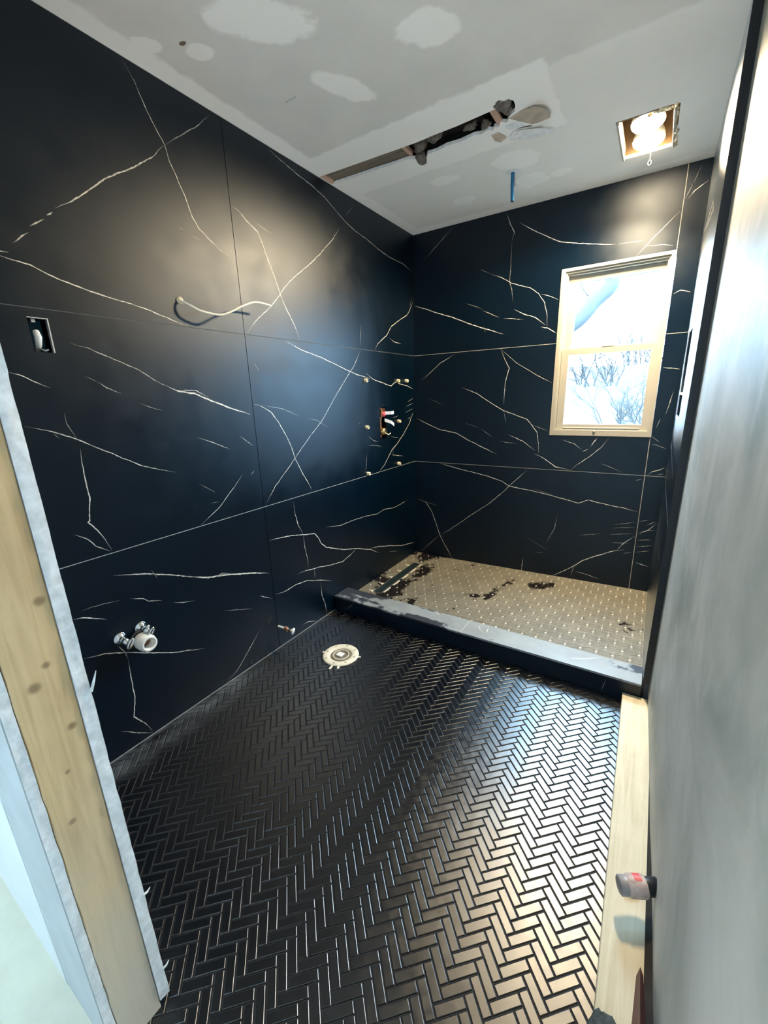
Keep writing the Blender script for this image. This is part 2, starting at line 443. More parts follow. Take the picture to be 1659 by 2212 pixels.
VEINS_LEFT = [
 (3,0.9,[(-2,2.437),(-1.96,2.388),(-1.949,2.361),(-1.929,2.318),(-1.901,2.27),(-1.881,2.241),(-1.87,2.191),(-1.846,2.141),(-1.824,2.096),(-1.805,2.036),(-1.781,2),(-1.743,1.977),(-1.693,1.947),(-1.649,1.931)]),
 (4,0.8,[(-1.887,2.234),(-1.934,2.184),(-2.009,2.124),(-2.048,2.099),(-2.119,2.053),(-2.177,2.001),(-2.239,1.949),(-2.285,1.92)]),
 (3,0.5,[(-1.659,2.427),(-1.731,2.359),(-1.786,2.314),(-1.861,2.256),(-1.887,2.234)]),
 (4,0.8,[(-2.292,1.908),(-2.311,1.894)]),
 (4,0.7,[(-2.319,1.882),(-2.361,1.852)]),
 (4,0.7,[(-2.367,1.834),(-2.412,1.796)]),
 (4,0.9,[(-2.476,1.774),(-2.448,1.766),(-2.429,1.768)]),
 (3.5,0.9,[(-2.484,1.738),(-2.45,1.754),(-2.42,1.75),(-2.383,1.745),(-2.341,1.726),(-2.288,1.714),(-2.241,1.703),(-2.183,1.693),(-2.124,1.685),(-2.061,1.674),(-1.995,1.657),(-1.933,1.64),(-1.881,1.63)]),
 (2,0.3,[(-1.872,1.983),(-1.849,1.977)]),
 (2,0.4,[(-1.823,1.968),(-1.778,1.96)]),
 (4,0.9,[(-1.62,2.136),(-1.571,2.125),(-1.526,2.095),(-1.475,2.073),(-1.449,2.024),(-1.424,1.963),(-1.397,1.91),(-1.379,1.863),(-1.365,1.83),(-1.33,1.767),(-1.283,1.697),(-1.253,1.633)]),
 (2,0.5,[(-1.491,2.108),(-1.447,2.098),(-1.387,2.086)]),
 (3,0.9,[(-1.368,2.429),(-1.305,2.417),(-1.186,2.395),(-1.071,2.382),(-0.983,2.363),(-0.889,2.328),(-0.821,2.303),(-0.722,2.279),(-0.605,2.266),(-0.478,2.241),(-0.34,2.226),(-0.156,2.224),(-0.022,2.199)]),
 (3,0.3,[(-0.721,2.406),(-0.807,2.318)]),
 (3,0.8,[(-0.855,2.26),(-0.924,2.185),(-1.051,2.077),(-1.131,2.016),(-1.243,1.94),(-1.332,1.871),(-1.368,1.834),(-1.437,1.768),(-1.531,1.7),(-1.594,1.638)]),
 (3,0.6,[(-2.324,1.535),(-2.273,1.522),(-2.207,1.495),(-2.119,1.457),(-2.048,1.413),(-1.978,1.382)]),
 (6,1,[(-2.048,1.413),(-1.978,1.382),(-1.908,1.372),(-1.847,1.347),(-1.735,1.304),(-1.632,1.274)]),
 (3,0.9,[(-1.978,1.382),(-1.947,1.386),(-1.896,1.382),(-1.845,1.356)]),
 (2,0.5,[(-2.301,1.432),(-2.267,1.415)]),
 (3,0.7,[(-2.267,1.415),(-2.241,1.397),(-2.196,1.376)]),
 (2,0.5,[(-2.14,1.342),(-2.108,1.328),(-2.054,1.31)]),
 (3,0.9,[(-2.501,1.441),(-2.467,1.43),(-2.437,1.41),(-2.406,1.395)]),
 (3,0.8,[(-2.496,1.283),(-2.432,1.262),(-2.366,1.232),(-2.303,1.194),(-2.227,1.145),(-2.167,1.109),(-2.098,1.084),(-2.047,1.066)]),
 (2,0.5,[(-2.384,1.32),(-2.386,1.284),(-2.366,1.232)]),
 (2,0.4,[(-2.427,1.256),(-2.412,1.237)]),
 (4,0.8,[(-2.362,1.201),(-2.366,1.152),(-2.369,1.08),(-2.365,1.03),(-2.384,0.951),(-2.389,0.948),(-2.366,0.912),(-2.347,0.871),(-2.334,0.828),(-2.323,0.818)]),
 (3,0.8,[(-2.437,0.916),(-2.401,0.888),(-2.381,0.856),(-2.338,0.824)]),
 (3,0.7,[(-1.928,1.194),(-1.854,1.167),(-1.764,1.122)]),
 (3,0.6,[(-1.711,1.18),(-1.634,1.126)]),
 (3,0.8,[(-1.719,1),(-1.792,0.936),(-1.878,0.868),(-1.981,0.814)]),
 (3,0.5,[(-1.645,1.01),(-1.672,0.985)]),
 (2,0.4,[(-1.95,0.999),(-1.873,0.945)]),
 (2,0.4,[(-1.909,0.901),(-1.861,0.901)]),
 (4,0.9,[(-1.62,1.32),(-1.573,1.315),(-1.504,1.279),(-1.464,1.231),(-1.424,1.169),(-1.383,1.092),(-1.366,1.028),(-1.328,0.958),(-1.281,0.879),(-1.246,0.818)]),
 (2,0.6,[(-1.559,1.312),(-1.515,1.306),(-1.424,1.291),(-1.294,1.244)]),
 (2,0.4,[(-1.258,1.235),(-1.165,1.216),(-1.108,1.186),(-1.06,1.164)]),
 (2,0.5,[(-1.578,1.508),(-1.551,1.468)]),
 (3,0.8,[(-0.714,1.619),(-0.786,1.525),(-0.837,1.483),(-0.912,1.414),(-0.985,1.348),(-1.126,1.209),(-1.212,1.15),(-1.314,1.072),(-1.37,1.024),(-1.432,0.975),(-1.524,0.905),(-1.601,0.824)]),
 (3.5,1,[(-1.374,1.623),(-1.252,1.588),(-1.069,1.551),(-0.925,1.514),(-0.827,1.488),(-0.741,1.471),(-0.612,1.451)]),
 (4,1,[(-0.663,1.485),(-0.584,1.451),(-0.512,1.434),(-0.351,1.404),(-0.298,1.43),(-0.265,1.434),(-0.233,1.421),(-0.115,1.405),(-0.02,1.381)]),
 (2,0.6,[(-0.692,1.775),(-0.714,1.619)]),
 (4,0.9,[(-0.005,2.011),(-0.1,1.904),(-0.202,1.861),(-0.331,1.801),(-0.395,1.735),(-0.497,1.683),(-0.556,1.63)]),
 (3,0.8,[(-0.365,1.729),(-0.305,1.704),(-0.195,1.698)]),
 (2,0.4,[(-0.026,2.039),(-0.07,1.955)]),
 (4.5,1,[(-0.024,1.216),(-0.094,1.124),(-0.139,1.091),(-0.199,1.044),(-0.284,0.989),(-0.353,0.956),(-0.408,0.911),(-0.474,0.853),(-0.551,0.815)]),
 (3,0.9,[(-0.34,0.961),(-0.355,0.911),(-0.19,0.882)]),
 (2,0.7,[(-0.119,1.289),(-0.022,1.315)]),
 (2,0.7,[(-0.141,1.255),(-0.03,1.276)]),
 (2,0.7,[(-0.15,1.211),(-0.024,1.237)]),
 (2,0.6,[(-0.676,1.088),(-0.595,1.042),(-0.526,1.026)]),
 (2,0.5,[(-0.681,1.02),(-0.586,1.01),(-0.479,0.984)]),
 (2,0.8,[(-0.69,0.965),(-0.711,0.835)]),
 (2,0.6,[(-0.342,1.181),(-0.248,1.196)]),
 (2,0.6,[(-0.771,1.162),(-0.748,1.181)]),
 (2,0.5,[(-0.137,1.158),(-0.025,1.18)]),
 (2,0.6,[(-0.381,1.051),(-0.255,1.028)]),
 (4.5,0.8,[(-2.348,0.73),(-2.277,0.706),(-2.209,0.681),(-2.119,0.639),(-2.019,0.588)]),
 (7,1,[(-2.08,0.621),(-1.975,0.57),(-1.904,0.555),(-1.803,0.52),(-1.72,0.495),(-1.633,0.458)]),
 (3,0.8,[(-1.94,0.561),(-1.902,0.564),(-1.854,0.543)]),
 (2,0.5,[(-2.213,0.702),(-2.195,0.655)]),
 (2,0.5,[(-2.476,0.644),(-2.405,0.639),(-2.343,0.628)]),
 (3,0.7,[(-2.308,0.617),(-2.262,0.597),(-2.247,0.579),(-2.194,0.557)]),
 (3,0.6,[(-2.149,0.528),(-2.11,0.508),(-2.053,0.492)]),
 (4,0.9,[(-2.5,0.625),(-2.47,0.617),(-2.443,0.602),(-2.402,0.575)]),
 (4,0.8,[(-2.5,0.467),(-2.435,0.449),(-2.367,0.413),(-2.286,0.365),(-2.197,0.312),(-2.117,0.276),(-2.048,0.247)]),
 (3,0.6,[(-2.385,0.454),(-2.367,0.413),(-2.362,0.379)]),
 (4,0.8,[(-2.362,0.379),(-2.367,0.287),(-2.367,0.211),(-2.386,0.129),(-2.358,0.08),(-2.342,0.044),(-2.33,0.004)]),
 (3,0.8,[(-2.441,0.102),(-2.383,0.047),(-2.324,0.001)]),
 (3,0.7,[(-1.726,0.18),(-1.807,0.107),(-1.891,0.036),(-1.982,-0.003)]),
 (2,0.4,[(-1.641,0.211),(-1.682,0.176)]),
 (2.5,0.6,[(-1.92,0.375),(-1.856,0.352),(-1.762,0.311)]),
 (3,0.9,[(-1.406,0.796),(-1.404,0.724),(-1.384,0.651),(-1.354,0.587)]),
 (2.5,0.8,[(-1.354,0.587),(-1.351,0.516),(-1.335,0.424),(-1.333,0.37)]),
 (4,1,[(-1.625,0.632),(-1.545,0.625),(-1.444,0.609),(-1.354,0.587),(-1.258,0.564),(-1.229,0.529),(-1.212,0.491),(-1.165,0.448),(-1.009,0.38),(-0.859,0.336),(-0.694,0.274),(-0.588,0.216)]),
 (4,0.9,[(-0.859,0.333),(-0.939,0.314),(-1.016,0.298),(-1.133,0.319),(-1.241,0.344),(-1.361,0.366),(-1.429,0.372)]),
 (4,0.9,[(-0.694,0.281),(-0.603,0.265),(-0.443,0.22),(-0.231,0.154),(-0.025,0.116)]),
 (4,0.9,[(-1.625,0.326),(-1.536,0.308),(-1.444,0.315),(-1.349,0.299),(-1.25,0.261),(-1.135,0.211)]),
 (3,0.9,[(-1.238,0.253),(-1.24,0.156),(-1.212,0.08),(-1.209,-0.02)]),
 (2,0.7,[(-1.282,0.351),(-1.289,0.287)]),
 (3,0.9,[(-1.147,0.575),(-1.017,0.548),(-0.894,0.545),(-0.733,0.535),(-0.588,0.514),(-0.493,0.526),(-0.361,0.504),(-0.143,0.517)]),
 (3,0.9,[(-1.431,0.045),(-1.379,0.04),(-1.279,-0.002),(-1.236,-0.02)]),
 (3,0.7,[(-1.709,0.361),(-1.628,0.308)]),
 (2,0.6,[(-0.446,0.171),(-0.307,0.131)]),
]
VEINS_BACK = [
 (2.5,0.7,[(0.312,2.427),(0.245,2.38),(0.157,2.317),(0.083,2.266)]),
 (3.5,0.9,[(0.674,2.422),(0.701,2.358),(0.729,2.309),(0.714,2.265)]),
 (2,0.6,[(0.714,2.265),(0.714,2.161),(0.712,2.027),(0.729,1.983),(0.74,1.899)]),
 (3.5,0.9,[(0.755,2.359),(0.838,2.299),(0.938,2.241),(1.013,2.199),(1.138,2.168),(1.262,2.139),(1.31,2.132)]),
 (2,0.7,[(1.322,2.128),(1.356,2.128),(1.446,2.122)]),
 (2.5,0.7,[(1.461,2.092),(1.537,2.086),(1.591,2.072)]),
 (3,0.9,[(1.6,2.231),(1.546,2.179),(1.48,2.115),(1.421,2.051)]),
 (3,0.9,[(0.582,2.097),(0.661,2.062),(0.724,2.02),(0.845,1.975),(0.904,1.931),(0.942,1.873),(0.961,1.803),(0.966,1.735)]),
 (2,0.4,[(0.501,2.143),(0.582,2.097)]),
 (2.5,0.8,[(0.913,1.93),(0.976,1.908),(1.022,1.881)]),
 (5,1,[(0.926,1.736),(0.976,1.723),(1.029,1.685)]),
 (5,1,[(-0.003,1.981),(0.101,1.943),(0.213,1.898),(0.304,1.869),(0.427,1.813),(0.53,1.772),(0.613,1.743),(0.687,1.715)]),
 (2,0.5,[(0.407,1.943),(0.509,1.901),(0.542,1.882)]),
 (3,0.8,[(0.536,1.88),(0.576,1.861),(0.651,1.823)]),
 (2.5,0.8,[(0.683,1.814),(0.818,1.793)]),
 (4,1,[(0.748,1.862),(0.81,1.827),(0.885,1.799),(0.954,1.744)]),
 (2,0.5,[(0.536,1.789),(0.564,1.733)]),
 (3,0.9,[(0.333,1.615),(0.215,1.559),(0.138,1.498),(0.071,1.45)]),
 (3.5,0.9,[(0.673,1.62),(0.701,1.558),(0.736,1.496),(0.717,1.421),(0.711,1.345),(0.709,1.251)]),
 (2,0.6,[(0.711,1.213),(0.732,1.123)]),
 (3,0.8,[(0.676,1.619),(0.749,1.555),(0.788,1.523),(0.892,1.458),(1.023,1.384)]),
 (4,0.9,[(0.392,1.381),(0.51,1.335),(0.615,1.268),(0.711,1.213),(0.8,1.181),(0.874,1.156),(0.915,1.109),(0.948,1.063),(0.963,0.984),(0.967,0.921)]),
 (2,0.6,[(0.914,1.115),(1.029,1.074)]),
 (4.5,1,[(-0.005,1.168),(0.098,1.121),(0.218,1.073),(0.354,1.051),(0.448,1.001),(0.558,0.953),(0.675,0.904)]),
 (4,1,[(0.752,1.046),(0.858,1.003),(0.941,0.942)]),
 (5,1,[(0.933,0.922),(1.006,0.891),(1.085,0.838),(1.181,0.819)]),
 (3.5,0.9,[(1.394,1.051),(1.354,0.983),(1.293,0.921),(1.215,0.855),(1.184,0.819)]),
 (5,0.9,[(1.326,1.044),(1.287,0.981)]),
 (4,0.8,[(1.275,0.965),(1.243,0.946)]),
 (3,0.8,[(1.109,1.02),(1.188,0.998),(1.242,0.958)]),
 (2.5,0.7,[(1.351,0.879),(1.42,0.853),(1.487,0.825)]),
 (2,0.6,[(0.543,1.088),(0.642,1.023)]),
 (2,0.6,[(0.688,0.998),(0.821,0.983)]),
 (2,0.5,[(0.119,1.311),(0.256,1.254)]),
 (2,0.4,[(0.408,1.131),(0.539,1.088)]),
 (4,1,[(0.22,0.809),(0.416,0.77),(0.601,0.74),(0.725,0.705),(0.778,0.674),(0.944,0.656),(1.102,0.628),(1.252,0.598),(1.306,0.627),(1.418,0.608),(1.526,0.595),(1.596,0.58)]),
 (3,0.8,[(0.902,0.806),(0.794,0.693),(0.746,0.637),(0.645,0.537),(0.463,0.392),(0.307,0.264),(0.224,0.211)]),
 (2.5,0.6,[(0.224,0.211),(0.138,0.123),(0.049,0.035)]),
 (4,0.9,[(-0.009,0.504),(0.096,0.476),(0.151,0.402),(0.189,0.307),(0.224,0.211),(0.267,0.136),(0.343,0.015)]),
 (2,0.5,[(0.061,0.484),(0.214,0.458)]),
 (2,0.4,[(0.943,0.672),(1.054,0.646),(1.101,0.631)]),
 (5,1,[(1.116,0.03),(1.248,0.13),(1.317,0.196),(1.399,0.246),(1.491,0.297),(1.556,0.318)]),
 (4,0.9,[(1.505,0.299),(1.539,0.354),(1.609,0.429),(1.667,0.47),(1.718,0.535)]),
 (2.5,0.7,[(1.281,0.172),(1.258,0.122),(1.245,0.065)]),
 (3,0.9,[(1.265,0.105),(1.356,0.093),(1.43,0.078)]),
 (3,0.7,[(1.121,0.49),(1.113,0.403),(1.065,0.284)]),
 (3,0.9,[(0.909,0.143),(0.9,0.009)]),
 (2,0.4,[(0.923,0.303),(1.085,0.223)]),
 (2,0.5,[(0.99,0.195),(1.055,0.2)]),
 (2,0.7,[(1.472,0.475),(1.664,0.534)]),
 (2,0.7,[(1.467,0.452),(1.596,0.478)]),
 (2,0.6,[(1.272,0.373),(1.411,0.405)]),
 (2,0.7,[(1.455,0.408),(1.595,0.434)]),
 (2,0.7,[(1.606,0.451),(1.716,0.474)]),
 (2.5,0.8,[(1.472,0.352),(1.572,0.366)]),
 (2.5,0.8,[(1.595,0.389),(1.719,0.413)]),
 (2.5,0.8,[(1.605,0.346),(1.714,0.372)]),
 (2,0.7,[(1.546,0.29),(1.713,0.34)]),
 (4,1,[(1.601,0.249),(1.658,0.231),(1.722,0.221)]),
 (3,0.8,[(1.651,0.498),(1.713,0.534)]),
 (4,1,[(1.614,0.814),(1.646,0.845),(1.68,0.856),(1.715,0.878)]),
 (2.5,0.7,[(1.561,0.78),(1.599,0.792)]),
 (2.5,0.8,[(1.672,0.827),(1.714,0.833)]),
 (3.5,1,[(1.622,1.83),(1.652,1.844),(1.709,1.827)]),
 (4,1,[(1.622,1.447),(1.662,1.442),(1.716,1.431)]),
 (3,0.9,[(1.69,1.314),(1.681,1.25),(1.667,1.182)]),
 (3,0.8,[(1.647,1.158),(1.631,1.104)]),
 (2.5,0.7,[(1.609,1.012),(1.65,1.003),(1.699,0.982)]),
 (2.5,0.7,[(1.613,1.057),(1.659,1.022)]),
 (4,0.9,[(1.601,2.266),(1.632,2.286),(1.648,2.309),(1.713,2.349)]),
 (2,0.6,[(1.6,2.347),(1.624,2.347),(1.637,2.336),(1.613,2.28)]),
 (2,0.5,[(1.636,2.34),(1.67,2.423)]),
]


# ------------------------------------------------------------------ the walls and their big tiles
def ribbon(mb, cols, pts, w, s, M, lift=.0004, mi=1):
    """one marble vein as a narrow ribbon on the tile face"""
    rr = random.Random(int(abs(pts[0][0]*1e4 + pts[0][1]*7e3 + len(pts))))
    P = [Vector((p[0], p[1])) for p in pts]
    out = []
    for a, b in zip(P[:-1], P[1:]):
        L = (b-a).length; n = max(1, int(L/.011))
        for i in range(n): out.append(a.lerp(b, i/n))
    out.append(P[-1])
    n = len(out)
    if n < 2: return
    base = len(mb.v)
    jit = 0.0
    L = R_ = None
    vs = []
    for i, p in enumerate(out):
        t_ = (out[min(i+1, n-1)] - out[max(i-1, 0)])
        if t_.length < 1e-7: t_ = Vector((1, 0))
        t_.normalize(); nn = Vector((-t_.y, t_.x))
        jit = jit*.6 + rr.uniform(-1, 1)*.0011
        e = min(i, n-1-i)/max(1.0, min(8, n*.3))
        ww = w*.001*.5*min(1.0, .25 + .75*e)*rr.uniform(.65, 1.2)
        c = p + nn*(jit if 0 < i < n-1 else 0)
        vs += [M(*(c+nn*ww), lift), M(*(c-nn*ww), lift)]
        cols += [s*min(1, .35+.65*e)*rr.uniform(.7, 1.0)]*2
    fl = handed(M) < 0
    mb.add(vs, [((2*i, 2*i+2, 2*i+3, 2*i+1) if fl else (2*i, 2*i+1, 2*i+3, 2*i+2)) for i in range(n-1)], mi)

def flip_fix(o):
    bm = bmesh.new(); bm.from_mesh(o.data)
    bmesh.ops.recalc_face_normals(bm, faces=bm.faces[:])
    bm.to_mesh(o.data); bm.free()

def tile(name, parent, M, u0, u1, v0, v1, veins, holes=(), th=.009, gap=.0015, name_mat=None):
    mb = MB(); g = gap
    a, b, c, d = u0+g, u1-g, v0+g, v1-g
    us = [a, b]; vs = [c, d]
    for h in holes:
        us += [min(max(q, a), b) for q in h[:2]]; vs += [min(max(q, c), d) for q in h[2:]]
    def inside(u, v):
        if not (a <= u <= b and c <= v <= d): return False
        return not any(h[0] < u < h[1] and h[2] < v < h[3] for h in holes)
    ortho(mb, us, vs, inside, M, -th, 0.0)
    cols = [0.0]*len(mb.v)
    for (w, s, pts) in veins:
        # keep the runs that lie on this tile
        fine = []
        for p, q in zip(pts[:-1], pts[1:]):
            k = max(1, int(math.hypot(q[0]-p[0], q[1]-p[1])/.01))
            fine += [(p[0]+(q[0]-p[0])*i/k, p[1]+(q[1]-p[1])*i/k) for i in range(k)]
        fine.append(pts[-1])
        run = []
        for p in fine + [None]:
            if p is not None and inside(p[0], p[1]) and a+.003 < p[0] < b-.003 and c+.003 < p[1] < d-.003: run.append(p)
            else:
                if len(run) > 1: ribbon(mb, cols, run, w, s, M)
                run = []
    o = mb.build(name, [M_BLACK, M_VEIN], parent, cols)
    return o

def wall(name, M, us, vs, inside, thick, mat, d_front=-.009):
    mb = MB(); ortho(mb, us, vs, inside, M, d_front-thick, d_front)
    o = mb.build(name, mat); flip_fix(o)
    return tag(o, kind='structure')

ML = lambda u, v, d: (d, u, v)            # left wall, x = 0
MBk = lambda u, v, d: (u, -d, v)          # back wall, y = 0
MR = lambda u, v, d: (XR - d, u, v)       # right tiled wall

YS = -1.613                                # vertical joint of the left wall
HOLE_SWITCH = (-2.423, -2.369, 1.501, 1.601)
HOLE_VALVE = (-.510, -.430, 1.045, 1.262)
WIN = (1.030, 1.612, 1.050, 2.048)
holesL = [HOLE_SWITCH, HOLE_VALVE]
def inL(u, v): return not any(h[0] < u < h[1] and h[2] < v < h[3] for h in holesL)
wl = wall('wall_left', ML, [YF-.01, .1]+[q for h in holesL for q in h[:2]], [-.05, CEIL]+[q for h in holesL for q in h[2:]], inL, .09, M_BACKING)
wl['label'] = 'left wall clad in black marble-look slabs with white veins'
for (v0, v1) in ((0.0, S2), (S2, S1), (S1, CEIL)):
    for (u0, u1) in ((YF, YS), (YS, 0.0)):
        tile('tile', wl, ML, u0, u1, v0, v1, VEINS_LEFT, [h for h in holesL if u0 < h[0] < u1 and v0 < h[2] < v1])
mb = MB(); mb.box(-.012, -.0004, YF, 0, S2-.0016, S2+.0016); mb.build('grout_line', plain('grout_grey', (.34,.35,.34), .8), wl)  # lit lower seam: its brightness is put into the grout colour
mb = MB(); mb.box(-.012, -.0012, YF, 0, S1-.0013, S1+.0013); mb.build('grout_line', M_GROUT_D, wl)
mb = MB(); mb.box(-.012, -.0018, YS-.0013, YS+.0013, 0, CEIL); mb.build('grout_line', M_BLACKTRIM, wl)
mb = MB(); mb.box(-.004, .0025, YF, -1.125, -.003, .002); mb.build('caulk_line', plain('caulk_grey', (.26,.27,.27), .7), wl)

XS = 1.608
def inB(u, v): return not (WIN[0] < u < WIN[1] and WIN[2] < v < WIN[3])
wb = wall('wall_back', MBk, [-.1, WIN[0], WIN[1], 1.86], [-.05, WIN[2], WIN[3], CEIL], inB, .16, M_BACKING)
wb['label'] = 'back wall clad in black marble-look slabs around the window'
wh = [(WIN[0]-.001, WIN[1]+.001, WIN[2]-.001, WIN[3]+.001)]
for (v0, v1) in ((-.02, S2), (S2, S1), (S1, CEIL)):
    tile('tile', wb, MBk, 0.0, XS, v0, v1, VEINS_BACK, wh)
    tile('tile', wb, MBk, XS, XR, v0, v1, VEINS_BACK, wh)
for z, x0, x1 in ((S1, 0, WIN[0]), (S1, WIN[1], XR), (S2, 0, XR)):
    mb = MB(); mb.box(x0, x1, .0004, .012, z-.0016, z+.0016); mb.build('grout_line', M_GROUT_L, wb)
for z0, z1 in ((0, WIN[2]), (WIN[3], CEIL)):
    mb = MB(); mb.box(XS-.0016, XS+.0016, .0004, .012, z0, z1); mb.build('grout_line', M_GROUT_L, wb)

# right tiled wall with the niche
NICHE = (-.60, -.30, 1.195, 1.600)
YE = -1.10
def inR(u, v): return not (NICHE[0] < u < NICHE[1] and NICHE[2] < v < NICHE[3])
wr = wall('wall_right', MR, [YE+.002, .0, NICHE[0], NICHE[1]], [-.05, NICHE[2], NICHE[3], CEIL], inR, .09, M_BACKING)
wr['label'] = 'narrow black slab wall at the right end of the shower with a tall niche'
VEINS_RIGHT = [(4,.9,[(-.792,1.993),(-.40,2.03),(-.058,2.09)]), (4,.9,[(-.86,1.93),(-.60,2.06),(-.238,2.06)]), (4,.8,[(-.95,2.10),(-.72,2.2),(-.5,2.24)]),
               (4,.9,[(-.089,1.047),(-.55,1.0),(-.949,.971)]), (4,.9,[(-.95,.60),(-.62,.57),(-.3,.64)]), (3,.8,[(-1.05,.42),(-.8,.36)]), (4,.8,[(-1.04,1.72),(-.8,1.74),(-.35,1.68)])]
for (v0, v1) in ((0.0, S2), (S2, S1), (S1, CEIL)):
    tile('tile', wr, MR, YE, 0.0, v0, v1, VEINS_RIGHT, [NICHE] if v0 == S2 else [])
for z in (S1, S2):
    mb = MB(); mb.box(XR+.0004, XR+.012, YE, 0, z-.0016, z+.0016); mb.build('grout_line', M_GROUT_D if z == S1 else M_GROUT_L, wr)
mb = MB(); mb.box(XR+.0005, XR+.026, YE-.003, YE+.001, .1, CEIL); mb.build('edge_trim', M_BLACKTRIM, wr)
mb = MB()
u0, u1, z0, z1 = NICHE
mb.box(XR+.085, XR+.09, u0, u1, z0, z1); o = mb.build('niche_back', M_BLACK, wr)
for nm, b in (('niche_sill', (XR+.001, XR+.088, u0, u1, z0-.004, z0+.004)), ('niche_head', (XR+.001, XR+.088, u0, u1, z1-.004, z1+.004)),
              ('niche_side', (XR+.001, XR+.088, u0-.004, u0+.004, z0, z1)), ('niche_side', (XR+.001, XR+.088, u1-.004, u1+.004, z0, z1))):
    mb = MB(); mb.box(*b); mb.build(nm, M_BLACK, wr)
mb = MB(); mb.box(XR-.001, XR+.08, u0+.004, u1-.004, 1.300, 1.310); o = mb.build('niche_shelf', M_WHITEPLASTIC, wr); o['label'] = 'pale thin niche shelf'
mb = MB(); mb.box(XR-.0025, XR+.002, u1-.004, u1+.010, z0, z1); mb.box(XR-.0025, XR+.002, u0, u1+.010, z0-.010, z0); o = mb.build('niche_trim', M_GALV, wr); o['label'] = 'bright metal niche edge trim'

# bare skimmed wall to the right, nearer the camera
mb = MB()
ny, nz = 46, 40
A, B = (1.739, YE-.004), (1.782, -2.62)
C2 = (1.80, -4.2)
def px(y):
    return A[0] + (B[0]-A[0])*(y-A[1])/(B[1]-A[1])
vs = []; fs = []
for i in range(ny+1):
    y = A[1] + (C2[1]-A[1])*i/ny
    for j in range(nz+1):
        z = .046 + (CEIL-.046)*j/nz
        dx = .004*(noise.noise(Vector((y*2.2, z*1.1, 3.1))) + .4*noise.noise(Vector((y*7, z*2, 9.1))))
        if i == 0: dx = 0
        vs.append((px(y)+dx, y, z))
for i in range(ny):
    for j in range(nz):
        a = i*(nz+1)+j
        fs.append((a, a+1, a+nz+2, a+nz+1))
mb.add(vs, fs, 0, True)
mb.add([(px(A[1]), A[1], .046), (px(A[1]), A[1], CEIL), (1.90, A[1], CEIL), (1.90, A[1], .046)], [(0,1,2,3)])
mb.add([(px(A[1]), A[1], .046), (px(C2[1]), C2[1], .046), (1.90, C2[1], .046), (1.90, A[1], .046)], [(0,1,2,3)])
mb.add([(1.90, A[1], .046), (1.90, C2[1], .046), (1.90, C2[1], CEIL), (1.90, A[1], CEIL)], [(0,1,2,3)])
o = mb.build('wall_right_plaster', M_PLASTER); flip_fix(o)
tag(o, 'patchy skim-coated bare plaster wall close on the right', kind='structure')
mb = MB(); mb.box(1.752, 1.90, C2[1], A[1]-.002, -.06, .046); mb.build('wall_base_gap', M_CAVITY, o)

# ------------------------------------------------------------------ ceiling with the demolition slot and the lamp hole
SLOT = [(.002,-1.016),(.12,-1.008),(.25,-1.001),(.40,-.994),(.554,-.986),(.66,-.990),(.75,-.989),(.86,-.996),(.925,-1.000),(.937,-1.038),(.953,-1.045),(.968,-1.028),
        (.985,-1.030),(1.000,-1.008),(.998,-.975),(.986,-.942),(.962,-.925),(.937,-.886),(.916,-.905),(.900,-.876),(.885,-.888),(.87,-.868),(.855,-.886),(.82,-.872),(.79,-.882),
        (.72,-.872),(.66,-.880),(.60,-.868),(.555,-.872),(.53,-.838),(.505,-.838),(.487,-.872),(.46,-.888),(.38,-.890),(.30,-.897),(.15,-.905),(.002,-.913)]
LAMP = [(1.323,-.608),(1.40,-.603),(1.47,-.607),(1.553,-.597),(1.550,-.45),(1.541,-.36),(1.536,-.243),(1.43,-.240),(1.325,-.243),(1.326,-.40)]
bm = bmesh.new()
def loop(pts, z):
    vs = [bm.verts.new((x, y, z)) for x, y in pts]
    return vs, [bm.edges.new((vs[i], vs[(i+1) % len(vs)])) for i in range(len(vs))]
outer = [(-1.7,-4.3),(1.92,-4.3),(1.92,.17),(-1.7,.17)]
edges = []
hl = []
for pts in (outer, SLOT, LAMP):
    v_, e_ = loop(pts, CEIL); edges += e_; hl.append((v_, pts))
bmesh.ops.triangle_fill(bm, use_beauty=True, use_dissolve=False, edges=edges)
for f in bm.faces:
    f.material_index = 0
for v_, pts in hl[1:]:
    top = [bm.verts.new((x, y, CEIL+.013)) for x, y in pts]
    n = len(pts)
    for i in range(n):
        f = bm.faces.new((v_[i], v_[(i+1) % n], top[(i+1) % n], top[i])); f.material_index = 1
# roof side closing
tv = [bm.verts.new((x, y, CEIL+.22)) for x, y in outer]
bm.faces.new(tv)
for i in range(4):
    bm.faces.new((hl[0][0][i], hl[0][0][(i+1) % 4], tv[(i+1) % 4], tv[i]))
for f in bm.faces:
    if abs(f.normal.z) > .5 and abs(f.calc_center_median().z-CEIL) < .001 and f.normal.z > 0: f.normal_flip()
me = bpy.data.meshes.new('ceiling'); bm.to_mesh(me); bm.free()
me.materials.append(M_CEIL); me.materials.append(M_GYPSUM)
ceiling = link('ceiling', me)
tag(ceiling, 'primed ceiling with pale joint compound patches and a torn open slot', kind='structure')
